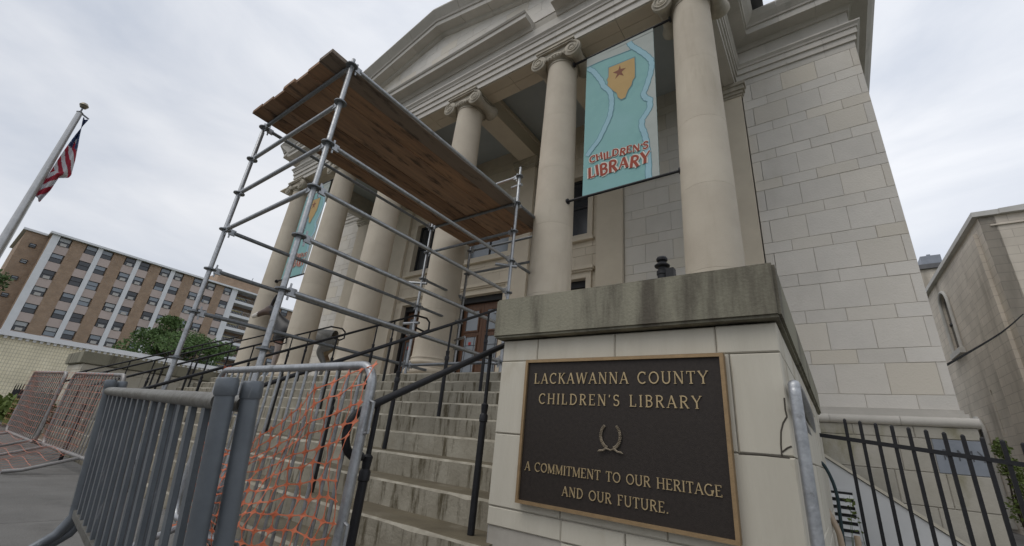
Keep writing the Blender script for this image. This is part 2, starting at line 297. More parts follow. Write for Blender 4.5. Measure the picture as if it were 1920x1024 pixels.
# ------------------------------------------------------------------ the library
YW, YC, YF, ZF, ZA = 7.90, 5.40, 5.12, .84, 7.28
CX = [-.956 - 2.43 * k for k in range(6)]; MID = (CX[0] + CX[5]) / 2
XR, XL = -.67, 2 * MID + .67
lib = thing('library_building', 'grey limestone library with six tan ionic columns under a pediment', 'library', (MID, 6.5, ZF))
def courses(zlo, zhi):
    out = []; k = -4
    while True:
        a = 1.094 + .64 * k; 
        if a > zhi: break
        for z0, z1, tall in ((a, a + .43, True), (a + .43, a + .64, False)):
            z0c, z1c = max(z0, zlo), min(z1, zhi)
            if z1c - z0c > .05: out.append((z0c, z1c, tall))
        k += 1
    return out
def ashlar(parent, xa, xb, zlo, zhi, yface, holes=(), off=.11, m='ashlar', pitch=.545, depth=.1, xcuts=()):
    for z0, z1, tall in courses(zlo, zhi):
        ph = off if tall else off + pitch / 2
        xs = [xa, xb] + list(xcuts); n0 = math.floor((xa - ph) / pitch)
        x = ph + n0 * pitch
        while x < xb:
            xj = x + random.uniform(-.02, .02)
            if xj > xa + .06 and xj < xb - .06: xs.append(xj)
            x += pitch
        for h in holes:
            if h[2] < z1 - .01 and h[3] > z0 + .01: xs += [h[0], h[1]]
        xs = sorted(xs)
        for x0, x1 in zip(xs, xs[1:]):
            if x1 - x0 < .03 or x0 < xa - .001 or x1 > xb + .001: continue
            zz0, zz1 = z0, z1; skip = False
            for h in holes:
                if x0 >= h[0] - .005 and x1 <= h[1] + .005 and h[2] < z1 - .01 and h[3] > z0 + .01:
                    if h[3] < z1 - .05: zz0 = max(zz0, h[3])
                    elif h[2] > z0 + .05: zz1 = min(zz1, h[2])
                    else: skip = True
            if skip: continue
            block('stone_block', x0 + .003, x1 - .003, yface, yface + depth, zz0 + .0025, zz1 - .0025, m, parent, .004, '-y', .0025)
# openings of the porch wall
DOORS = [(MID - 2.43, .60), (MID, .76), (MID + 2.43, .60)]
holes = []
for cx, hw in DOORS:
    holes.append((cx - hw - .13, cx + hw + .13, ZF, 3.78)); holes.append((cx - hw - .13, cx + hw + .13, 4.44, 6.36))
bb = MB()                                                            # core of the porch wall (what the joints show)
xs = sorted({-13.9, -.3, *[h[0] + .06 for h in holes], *[h[1] - .06 for h in holes]})
for x0, x1 in zip(xs, xs[1:]):
    hh = [h for h in holes if x0 >= h[0] - .001 and x1 <= h[1] + .001]
    if not hh: bb.box(x0, x1, YW + .008, YW + .5, ZF - 1.7, 8.2)
    else:
        zz = sorted(hh, key=lambda h: h[2]); cur = ZF - .05
        for h in zz:
            if h[2] + .05 > cur: bb.box(x0, x1, YW + .008, YW + .5, cur, h[2] + .05)
            cur = h[3] - .05
        bb.box(x0, x1, YW + .008, YW + .5, cur, 8.2)
pw = bb.build('porch_wall', 'joint', lib)
for x0, x1 in ((CX[5] + .3, CX[4] - .34), (CX[4] + .26, CX[3] - .34), (CX[3] + .26, CX[2] - .34), (CX[2] + .26, CX[1] - .34), (CX[1] + .26, CX[0] - .2)):
    ashlar(pw, x0, x1, ZF, 7.9, YW, holes, -2.67, 'inner' if x0 < CX[1] else 'ashlar')
# wings
for s in (1, -1):
    X = (lambda x: x) if s > 0 else (lambda x: 2 * MID - x)
    x0, x1 = sorted((X(-.58), X(1.305)))
    w = MB().box(x0 - (.2 if s > 0 else -.012), x1 - (.012 if s > 0 else -.2), YW + .008, 24, -1.3, 8.2).build('wing_wall', 'joint', lib)
    if s < 0: w['label'] = 'left wing wall glimpsed between the columns'
    ashlar(w, x0, x1, .905, ZA, YW, (), .11 if s > 0 else x0 + .3, 'ashlar', xcuts=(X(1.19),) if s < 0 else ())
    # base: fillet, torus moulding and stained base stones
    for n, (o0, o1, za, zb) in enumerate(((.05, 0, .855, .905), (.09, 0, .80, .855))):
        MB().box(x0 - .3 if s > 0 else x0 - .02 * n, x1 + (.02 + .03 * n if s > 0 else .3), YW - o0, YW + .1, za, zb - .002).build('base_fillet', 'trim', w)
    pr = [(YW - .07, .685)] + [(YW - .09 - .065 * math.cos(t), .745 + .06 * math.sin(t)) for t in [R(a) for a in range(-80, 81, 20)]] + [(YW + .1, .80), (YW + .1, .685)]
    tb = MB(); xa, xb_ = (x0 - .35, x1 + .12) if s > 0 else (x0 - .12, x1 + .35)
    segs = [xa, xa + .86, xa + 1.62, xb_]
    for p0, p1 in zip(segs, segs[1:]):
        t_ = MB(); t_.prism(pr, (p0 + .002, 0, 0), (0, 1, 0), (0, 0, 1), (p1 - p0 - .004, 0, 0)); t_.build('torus_moulding', 'trim', w, smooth=True)
    if s > 0:
        MB().box(x0 - .3, x1 + .06, YW - .085, YW + .02, -1.3, .68).build('base_core', 'joint', w)
        zc = [(.685, .54, [-.5, .17, .80, 1.395]), (.54, .14, [-.5, -.2, .25, .62, .945, 1.395]), (.14, -.25, [-.5, .1, .52, 1.0, 1.395]), (-.25, -.62, [-.5, -.1, .4, .85, 1.395]), (-.62, -1.2, [-.5, .2, .7, 1.395])]
        for zt, zb, js in zc:
            for a, c in zip(js, js[1:]):
                blue = abs(zt - .54) < .001 and a > .9
                block('base_stone', a + .003, c - .003, YW - .10, YW, zb + .003, zt - .003, 'bluestone' if blue else 'basestone', w, .006)
        # remains of carved letters on the blue cornerstone, half hidden by the fence
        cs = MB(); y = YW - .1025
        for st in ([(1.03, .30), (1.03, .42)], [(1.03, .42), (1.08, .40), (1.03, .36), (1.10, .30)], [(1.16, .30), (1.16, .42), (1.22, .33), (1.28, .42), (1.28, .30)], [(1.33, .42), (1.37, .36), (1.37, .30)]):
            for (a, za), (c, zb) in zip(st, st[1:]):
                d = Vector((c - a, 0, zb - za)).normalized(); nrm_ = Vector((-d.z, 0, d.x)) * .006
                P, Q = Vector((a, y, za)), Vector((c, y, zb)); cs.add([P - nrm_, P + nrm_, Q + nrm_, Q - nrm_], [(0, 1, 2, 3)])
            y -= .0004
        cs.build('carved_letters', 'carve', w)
# porch floor, cheek and ceiling
MB().box(-13.75, -.30, 4.66, 8.3, .30, ZF).build('porch_floor', 'trim', lib)
MB().box(-13.75, -.30, 4.70, 7.7, -1.2, .298).build('porch_base', 'basestone', lib)
MB().box(XL + .1, XR - .1, YF + .3, YW + .3, 7.86, 7.96).build('porch_ceiling', 'ceiling', lib)
# pilasters and ceiling beams
for k, cx in enumerate(CX):
    a, c = (cx - .36, cx + (.24 if k else .362)) if k < 5 else (cx - .362, cx + .36)
    p = MB().box(a, c, YW - .09, YW + .2, ZF, 6.98).build('pilaster', 'inner', lib)
    cp = MB()
    for z0, z1, o in ((6.98, 7.03, .02), (7.03, 7.10, .045), (7.10, 7.2, .075), (7.2, ZA - .003, .1)): cp.box(a - o, c + o, YW - .09 - o, YW + .1, z0, z1 - .001)
    cp.build('pilaster_capital', 'capital', p)
    cb_ = MB(); cb_.box(a - .06, c + .06, YW - .15, YW + .1, ZF + .001, 1.0); cb_.box(a - .035, c + .035, YW - .125, YW + .1, 1.001, 1.12); cb_.build('pilaster_base', 'inner', p)
    if 0 < k < 5:
        bm_ = MB().box(cx - .27, cx + .27, YF + .55, YW + .05, ZA + .002, 7.9).build('ceiling_beam', 'inner', lib)
        MB().box(cx - .31, cx + .31, YF + .5, YW + .03, 7.70, 7.8).build('beam_moulding', 'inner', bm_)
# entablature: profile swept along the front, the returns and the wings
ARCH = [(0, ZA), (0, 7.425), (.032, 7.427), (.032, 7.56), (.064, 7.562), (.064, 7.69), (.085, 7.692), (.095, 7.73), (.135, 7.77), (.135, 7.80), (-.2, 7.80), (-.2, ZA)]
FRIEZE = [(0, 7.802), (0, 8.19), (-.2, 8.19), (-.2, 7.802)]
CORN = [(.03, 8.192), (.05, 8.23), (.09, 8.272), (.30, 8.275), (.30, 8.39), (.325, 8.395), (.35, 8.43), (-.2, 8.45), (-.2, 8.192)]
CORNW = [(.03, 8.192), (.05, 8.23), (.09, 8.272), (.34, 8.275), (.34, 8.42), (.37, 8.425), (.38, 8.46), (.46, 8.55), (.52, 8.64), (.52, 8.67), (-.2, 8.69), (-.2, 8.192)]
def sweep(name, prof, side, base, t0, t1, m0=0, m1=0, joints=(), m='trim', parent=lib):
    cuts = [t0] + [j for j in joints if t0 + .1 < j < t1 - .1] + [t1]
    for i, (a, c) in enumerate(zip(cuts, cuts[1:])):
        ma = m0 if i == 0 else 0; mc = m1 if i == len(cuts) - 2 else 0; g0 = 0 if i == 0 else .0015; g1 = 0 if i == len(cuts) - 2 else .0015
        P = lambda t, o, z: (t, base - o, z) if side == '-y' else ((base + o, t, z) if side == '+x' else (base - o, t, z))
        A = [P(a + g0 - ma * o, o, z) for o, z in prof]; C = [P(c - g1 + mc * o, o, z) for o, z in prof]; n = len(prof)
        mb = MB(); mb.add(A + C, [tuple(range(n)), tuple(range(n, 2 * n))[::-1]] + [(q, (q + 1) % n, n + (q + 1) % n, n + q) for q in range(n)])
        mb.build(name, m, parent)
core = MB(); core.box(XL + .02, XR - .02, YF + .02, YF + .54, ZA + .004, 8.3); core.box(XR - .54, XR - .02, YF + .3, YW + .1, ZA + .004, 8.3); core.box(XL + .02, XL + .54, YF + .3, YW + .1, ZA + .004, 8.3)
entc = core.build('entablature', 'joint', lib)
jx = [MID + (k + .5) * 1.215 for k in range(-6, 6)]
jA = [CX[k] + o for k in range(6) for o in (0, -1.215)]
GAP0, GAP1 = -4.02, -3.42                                           # cornice stones missing above the fifth column
sweep('architrave_stone', ARCH, '-y', YF, XL, XR, 1, 1, sorted(jA), parent=entc)
sweep('frieze_stone', FRIEZE, '-y', YF, XL, XR, 1, 1, sorted(jx), parent=entc)
sweep('cornice_stone', CORN, '-y', YF, XL, GAP0, 1, 0, sorted(jx), parent=entc)
sweep('cornice_stone', CORN, '-y', YF, GAP1, XR, 0, 1, sorted(jx), parent=entc)
# soffit stones of the front beam
for x0, x1 in zip(sorted(jA) + [XR], sorted(jA)[1:] + [XR]):
    if x1 - x0 > .1: MB().box(x0 + .004, x1 - .004, YF + .03, YF + .27, ZA - .012, ZA + .02).build('soffit_stone', 'inner', entc); MB().box(x0 + .004, x1 - .004, YF + .278, YF + .53, ZA - .010, ZA + .02).build('soffit_stone', 'inner', entc)
for side, bx, s in (('+x', XR, 1), ('-x', XL, -1)):
    jr = [YF + .9, YF + 1.8]
    sweep('architrave_stone', ARCH, side, bx, YF, YW, 1, -1, jr, parent=entc); sweep('frieze_stone', FRIEZE, side, bx, YF, YW, 1, -1, jr, parent=entc); sweep('cornice_stone', CORNW, side, bx, YF, YW, 1, -1, jr, parent=entc)
    wx0, wx1 = sorted((bx, (1.305 if s > 0 else 2 * MID - 1.305)))
    jw = [wx0 + .32 + .6 * q for q in range(4)]
    for nme, pf in (('architrave_stone', ARCH), ('frieze_stone', FRIEZE), ('cornice_stone', CORNW)):
        sweep(nme, pf, '-y', YW, wx0, wx1, -1 if s > 0 else 1, 1 if s > 0 else -1, jw if 'fr' not in nme else [j + .3 for j in jw], parent=entc)
    ex = 1.305 if s > 0 else 2 * MID - 1.305
    for nme, pf in (('architrave_stone', ARCH), ('frieze_stone', FRIEZE), ('cornice_stone', CORNW)):
        sweep(nme, pf, side, ex, YW, 24, 1, 0, [YW + 1.2 * q for q in range(1, 13)], parent=entc)
# pediment: tympanum, raking cornice, roof
ZT0, SL = 10.40, .233
zt = lambda x: ZT0 - SL * abs(x - MID)
HX = 7.08
tym = MB().prism([(MID - 6.2, 8.3), (MID + 6.2, 8.3), (MID, zt(MID) - .30)], (0, YF + .04, 0), (1, 0, 0), (0, 0, 1), (0, .4, 0)).build('tympanum', 'joint', lib)
for k in range(7):                                                  # tympanum courses
    z0 = 8.46 + .27 * k; z1 = z0 + .265
    half = lambda z: max(0, (ZT0 - .34 - z) / SL)
    nst = int(half(z0) * 2 / .9) + 1
    if half(z0) < .25: break
    w0, w1 = half(z0), half(z1) if z1 < ZT0 - .34 else .02
    cuts = [MID - w1 + q * 2 * w1 / max(1, nst) for q in range(nst + 1)]
    for q in range(nst):
        a, c = cuts[q], cuts[q + 1]; a0 = MID - w0 if q == 0 else a; c0 = MID + w0 if q == nst - 1 else c
        MB().prism([(a0 + .003, z0), (c0 - .003, z0), (c - .003, z1), (a + .003, z1)], (0, YF + .02 + random.uniform(0, .003), 0), (1, 0, 0), (0, 0, 1), (0, .1, 0)).build('tympanum_stone', 'ashlar', tym)
RAK = [(0, -.46), (.05, -.44), (.08, -.385), (.30, -.38), (.30, -.24), (.33, -.235), (.35, -.19), (.43, -.10), (.50, -.02), (.50, .02), (-.2, .04), (-.2, -.46)]
for s in (-1, 1):
    nseg = 8
    for q in range(nseg):
        a, c = MID + s * HX * q / nseg, MID + s * HX * (q + 1) / nseg
        g = .004 * s
        A = [(a + (g if q else 0), YF - o, zt(a) + z) for o, z in RAK]; C = [(c - (g if q < nseg - 1 else 0), YF - o, zt(c) + z) for o, z in RAK]; n = len(RAK)
        mb = MB(); mb.add(A + C, [tuple(range(n)), tuple(range(n, 2 * n))[::-1]] + [(i, (i + 1) % n, n + (i + 1) % n, n + i) for i in range(n)])
        mb.build('raking_cornice_stone', 'trim', tym)
    MB().add([(MID, YF - .46, zt(MID) + .045), (MID + s * HX, YF - .46, zt(MID + HX) + .045), (MID + s * HX, 20, zt(MID + HX) + .045), (MID, 20, zt(MID) + .045), (MID, YF - .46, zt(MID) + .085), (MID + s * HX, YF - .46, zt(MID + HX) + .085), (MID + s * HX, 20, zt(MID + HX) + .085), (MID, 20, zt(MID) + .085)],
             [(0, 1, 2, 3), (7, 6, 5, 4), (0, 4, 5, 1), (1, 5, 6, 2), (2, 6, 7, 3), (3, 7, 4, 0)]).build('roof_slope', 'roof', lib)
MB().box(2 * MID - 1.2, 1.2, YW + .2, 23.8, 8.3, 8.5).build('roof_deck', 'roof', lib)
# columns
def capital_mesh():
    m = MB(); m.lathe((0, 0, 0), [(.288, 6.90), (.30, 6.905), (.30, 6.93), (.285, 6.935), (.285, 6.96), (.33, 6.99), (.365, 7.03), (.35, 7.08)], 32)
    m.box(-.36, .36, -.30, .30, 7.065, 7.20); m.box(-.40, .40, -.355, .355, 7.201, 7.235); m.box(-.42, .42, -.375, .375, 7.236, 7.279)
    for s in (-1, 1):
        cx, cz = s * .375, 7.035
        prof = [(-.33, .165), (-.325, .172), (-.27, .17), (-.18, .12), (-.03, .10), (.03, .10), (.18, .12), (.27, .17), (.325, .172), (.33, .165)]
        m.tube([(cx, y, cz) for y, r in prof], [r for y, r in prof], 20)
        for yy in (-.335, .335):
            pts = []; 
            for q in range(44):
                a = q * .36; r = .155 * math.exp(-a * .115); pts.append((cx + s * -1 * r * math.sin(a) * -1, yy, cz + r * math.cos(a)))
            m.tube(pts, [.021 * (1 - .5 * q / 43) for q in range(44)], 6)
            m.tube([(cx, yy - .012, cz), (cx, yy + .012, cz)], .03, 10)
    for q in range(-3, 4):                                           # egg and dart hint between the volutes
        for yy in (-.335, .335): m.lathe((q * .07, yy * .98, 7.0), [(.0, -.035), (.026, -.01), (.03, .02), (.02, .05)], 8, False)
    return m
cm, cc = capital_mesh().mesh('capital', 'capital', True, (0, 0, 7.1))
bmh = MB(); bmh.box(-.46, .46, -.46, .46, ZF, .95)
bmh.lathe((0, 0, 0), [(.40, .951)] + [(.42 + .045 * math.cos(t), 1.01 + .058 * math.sin(t)) for t in [R(a) for a in range(-80, 81, 20)]] + [(.395, 1.075), (.372, 1.09), (.365, 1.115), (.378, 1.135)] + [(.375 + .03 * math.cos(t), 1.17 + .034 * math.sin(t)) for t in [R(a) for a in range(-80, 81, 20)]] + [(.365, 1.21), (.36, 1.25)], 40)
bmesh_, bc = bmh.mesh('column_base', 'column', True, (0, 0, 1.0))
def rad(z):
    t = (z - 1.25) / (6.9 - 1.25); return .348 - .062 * (t ** 1.6)
drums = [1.25, 2.15, 3.35, 4.45, 5.6, 6.90]; dm = []
for a, c in zip(drums, drums[1:]):
    zs = [a + (c - a) * q / 6 for q in range(7)]
    pf = [(rad(z), z + (.0012 if q == 0 else (-.0012 if q == 6 else 0))) for q, z in enumerate(zs)]
    if a == drums[0]: pf = [(.37, 1.252), (.365, 1.27), (.352, 1.30)] + [(r, z) for r, z in pf if z > 1.32]
    dm.append(MB().lathe((0, 0, 0), pf, 40).mesh('drum', 'column', True, (0, 0, (a + c) / 2))[0])
for cx in CX:
    colm = bpy.data.objects.new('column', None); COL.objects.link(colm); colm.parent = lib; WL[colm] = Vector((cx, YC, ZF)); colm.location = WL[colm] - WL[lib]
    link('column_base', bmesh_, (cx, YC, 1.0), colm); link('capital', cm, (cx, YC, 7.1), colm)
    for q, (a, c) in enumerate(zip(drums, drums[1:])): link('drum', dm[q], (cx, YC, (a + c) / 2), colm, (0, 0, random.uniform(0, 6)))
# doors and windows of the porch
for cx, hw in DOORS:
    x0, x1 = cx - hw, cx + hw
    fr = MB()                                                        # stone casing
    fr.box(x0 - .13, x0 - .002, YW - .05, YW + .25, ZF, 3.52); fr.box(x1 + .002, x1 + .13, YW - .05, YW + .25, ZF, 3.52)
    fr.box(x0 - .13, x1 + .13, YW - .051, YW + .25, 3.521, 3.66); fr.box(x0 - .17, x1 + .17, YW - .10, YW + .05, 3.661, 3.70); fr.box(x0 - .20, x1 + .20, YW - .14, YW + .05, 3.701, 3.78)
    dc = fr.build('door_casing', 'inner', lib)
    rv = MB(); rv.box(x0, x1, YW + .36, YW + .9, 3.40, 3.52); rv.box(x0, x0 + .06, YW + .1, YW + .30, ZF, 3.52); rv.box(x1 - .06, x1, YW + .1, YW + .30, ZF, 3.52); rv.box(x0 + .06, x1 - .06, YW + .1, YW + .30, 3.36, 3.52); rv.box(x0, x1, YW + .40, YW + .45, ZF, 3.39); rv.build('door_frame', 'darkframe', dc)
    for s in (-1, 1):
        a, c = (x0 + .065, cx - .004) if s < 0 else (cx + .004, x1 - .065)
        lf = MB().box(a, c, YW + .20, YW + .25, ZF + .01, 3.35)
        for z0, z1 in ((2.62, 3.15), (1.22, 2.45)):                 # moulding rims round the glass
            g = .14
            for (p0, p1, q0, q1) in ((a + g - .04, a + g, z0 - .04, z1 + .04), (c - g, c - g + .04, z0 - .04, z1 + .04), (a + g, c - g, z1, z1 + .04), (a + g, c - g, z0 - .04, z0)): lf.box(p0, p1, YW + .175, YW + .22, q0, q1)
        d = lf.build('door', 'wood', lib)
        for z0, z1 in ((2.62, 3.15), (1.22, 2.45)):
            MB().box(a + .14, c - .14, YW + .192, YW + .21, z0, z1).build('glass', 'doorglass', d)
        ld = MB()
        for zz in (1.45, 2.22): ld.box(a + .14, c - .14, YW + .188, YW + .194, zz, zz + .012)
        for xx in (a + .20, c - .21): ld.box(xx, xx + .01, YW + .186, YW + .1935, 1.22, 2.45)
        ld.build('leading', 'darkframe', d)
        MB().box((a + c) / 2 - .04, (a + c) / 2 + .04, YW + .182, YW + .1855, 2.24, 2.32).build('notice', 'sticker', d) if s < 0 else None
        hx = c - .05 if s < 0 else a + .05
        MB().tube([(hx, YW + .2, 1.95), (hx, YW + .15, 1.95), (hx, YW + .15, 1.75), (hx, YW + .2, 1.75)], .012, 8).build('handle', 'black', d)
    wf = MB(); wf.box(x0 - .13, x0 - .002, YW - .04, YW + .22, 4.62, 6.24); wf.box(x1 + .002, x1 + .13, YW - .04, YW + .22, 4.62, 6.24); wf.box(x0 - .13, x1 + .13, YW - .041, YW + .22, 6.241, 6.36); wf.box(x0 - .17, x1 + .17, YW - .10, YW + .22, 4.44, 4.515); wf.box(x0 - .13, x1 + .13, YW - .045, YW + .22, 4.516, 4.62)
    wn_ = wf.build('window_casing', 'inner', lib)
    sash = MB()
    for (p0, p1, q0, q1) in ((x0, x0 + .06, 4.62, 6.24), (x1 - .06, x1, 4.62, 6.24), (x0 + .06, x1 - .06, 6.18, 6.24), (x0 + .06, x1 - .06, 4.62, 4.69), (x0 + .06, x1 - .06, 5.42, 5.47), (cx - .02, cx + .02, 4.69, 6.18)): sash.box(p0, p1, YW + .12, YW + .18, q0, q1)
    sash.build('sash', 'darkframe', wn_)
    for p0, p1 in ((x0 + .06, cx - .02), (cx + .02, x1 - .06)):
        for q0, q1 in ((4.69, 5.42), (5.47, 6.18)): MB().box(p0, p1, YW + .145, YW + .155, q0, q1).build('pane', 'blindglass' if abs(cx - MID) < .1 and q0 < 5 else 'darkglass', wn_)
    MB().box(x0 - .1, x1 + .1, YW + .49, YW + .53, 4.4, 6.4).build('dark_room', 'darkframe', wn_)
    # small anchor block above each side door
# ------------------------------------------------------------------ stairs
SX0, SX1 = -12.52, -1.50
st = thing('front_stairs', 'wide stained concrete steps climbing to the library porch', 'stairs', ((SX0 + SX1) / 2, 1.7, G(-7)))
TR, RI = .305, .165
def stepz(i): return -.48 + RI * i
def stepy(i): return 1.92 + TR * i
def step_mesh(i, xa, xb):
    mb = MB(); nx = max(2, int((xb - xa) / .13)); y, z = stepy(i), stepz(i); rows = []
    dep = 1.6 if i == 8 else TR + .05
    rr = random.Random(i * 31 + int(xa * 10))
    for q in range(nx + 1):
        x = xa + (xb - xa) * q / nx; wv = rr.uniform(-.004, .004); ch = rr.uniform(0, .008) * (1 if rr.random() > .12 else 2.6)
        rows.append([(x, y + wv * .6 + .006, z - RI - .05), (x, y + wv, z - .016 - ch), (x, y + .009 + ch, z - .004), (x, y + .026 + ch, z + wv * .3), (x, y + dep * .6, z - .003), (x, y + dep, z), (x, y + dep, z - RI - .05)])
    m = len(rows[0]); vs = [p for r_ in rows for p in r_]; fs = []; mi = []
    for q in range(nx):
        for k in range(m):
            fs.append((q * m + k, (q + 1) * m + k, (q + 1) * m + (k + 1) % m, q * m + (k + 1) % m)); mi.append(0 if k == 0 else (2 if k == 1 else 1))
    fs.append(tuple(range(m))); mi.append(0); fs.append(tuple(nx * m + k for k in range(m))[::-1]); mi.append(0)
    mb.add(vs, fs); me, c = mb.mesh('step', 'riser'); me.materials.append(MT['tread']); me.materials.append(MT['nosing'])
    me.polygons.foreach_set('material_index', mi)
    return me, c
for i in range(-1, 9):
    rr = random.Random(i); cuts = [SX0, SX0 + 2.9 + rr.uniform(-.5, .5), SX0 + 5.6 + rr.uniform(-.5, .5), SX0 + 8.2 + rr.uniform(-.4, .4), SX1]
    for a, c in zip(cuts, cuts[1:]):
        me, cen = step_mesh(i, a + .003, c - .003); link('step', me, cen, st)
MB().box(SX0, SX1, 2.3, 4.6, -1.1, -.5).build('stair_core', 'joint', st)
# ------------------------------------------------------------------ flanking piers
def pier(name, label, s, dz):
    X = (lambda x: x) if s > 0 else (lambda x: -14.04 - x)
    x0, x1 = sorted((X(-1.55), X(-.14)))
    p = thing(name, label, 'pier', ((x0 + x1) / 2, 2.0, G(x0)), group=None)
    core = MB().box(x0 + .012, x1 - .012, 2.012, 5.6, -1.3, .56 + dz).build('pier_core', 'joint', p)
    rows = [(.44, .565, [-1.55, -1.307, -.847, -.377, -.14]), (.046, .44, [-1.55, -1.30, -.85, -.33, -.14]), (-.31, .046, [-1.55, -1.12, -.62, -.14]), (-.40, -.31, [-1.55, -1.11, -.80, -.14]), (-.62, -.40, [-1.55, -1.11, -.80, -.14]), (-1.2, -.62, [-1.55, -1.0, -.5, -.14])]
    for z0, z1, js in rows:
        xs = sorted(X(j) for j in js)
        for a, c in zip(xs, xs[1:]):
            raw = z0 == -.62 and a < x0 + .02
            block('stone_block', a + .002, c - .002, 2.0 + (.012 if raw else 0), 2.2, z0 + dz + .002, z1 + dz - .002, 'pierraw' if raw else 'pier', core, .005, '-y', .003)
        # outer and stair-side faces
        for fx, sd_ in ((x1, '+x'), (x0, '-x')):
            ys = [2.2, 2.75, 3.45, 4.15, 4.9, 5.6] if int(abs(z0) * 100) % 2 else [2.2, 3.05, 3.8, 4.5, 5.1, 5.6]
            for ya, yb in zip(ys, ys[1:]):
                xx0, xx1 = (fx - .15, fx) if sd_ == '+x' else (fx, fx + .15)
                block('stone_block', xx0, xx1, ya + .002, yb - .002, z0 + dz + .002, z1 + dz - .002, 'pier', core, .005, sd_, .003)
    bm = bmesh.new(); cx0, cx1 = x0 - .042, x1 + .026
    if s < 0: cx0, cx1 = x0 - .026, x1 + .042
    mb = MB(); 
    for ya, yb in ((1.94, 5.7),): mb.box(cx0, cx1, ya, yb, .572 + dz, .812 + dz)
    me, c = mb.mesh('cap', 'cap'); bm.from_mesh(me); bmesh.ops.bevel(bm, geom=bm.edges[:], offset=.012, segments=2, affect='EDGES'); bm.to_mesh(me); bm.free()
    link('cap', me, c, p)
    return p
pr_ = pier('stair_pier', 'cream stone pier with mossy cap carrying the bronze plaque', 1, 0)
pl_ = pier('stair_pier', 'far stone pier with dark mossy cap at the left end of the steps', -1, .16)
# crack in the pier's right edge
ck = MB(); pts = [(1082, .15)]
for cpts in ([(-.150, .26), (-.152, .215), (-.150, .19), (-.166, .165), (-.176, .135), (-.182, .09), (-.184, .046)], [(-.148, .085), (-.162, .078), (-.181, .062)], [(-.33, .042), (-.25, .047), (-.16, .043)]):
    for (a, za), (c, zb) in zip(cpts, cpts[1:]): ck.tube([(a, 2.0005, za), (c, 2.0005, zb)], .0036, 5)
ck.build('crack', 'crack', pr_)
def spline(pts, n=6):
    P = [Vector(p) for p in pts]; out = []
    for i in range(len(P) - 1):
        a, b_, c, d = P[max(0, i - 1)], P[i], P[i + 1], P[min(len(P) - 1, i + 2)]
        for k in range(n):
            t = k / n; out.append(.5 * ((2 * b_) + (c - a) * t + (2 * a - 5 * b_ + 4 * c - d) * t * t + (3 * b_ - a - 3 * c + d) * t ** 3))
    return out + [P[-1]]
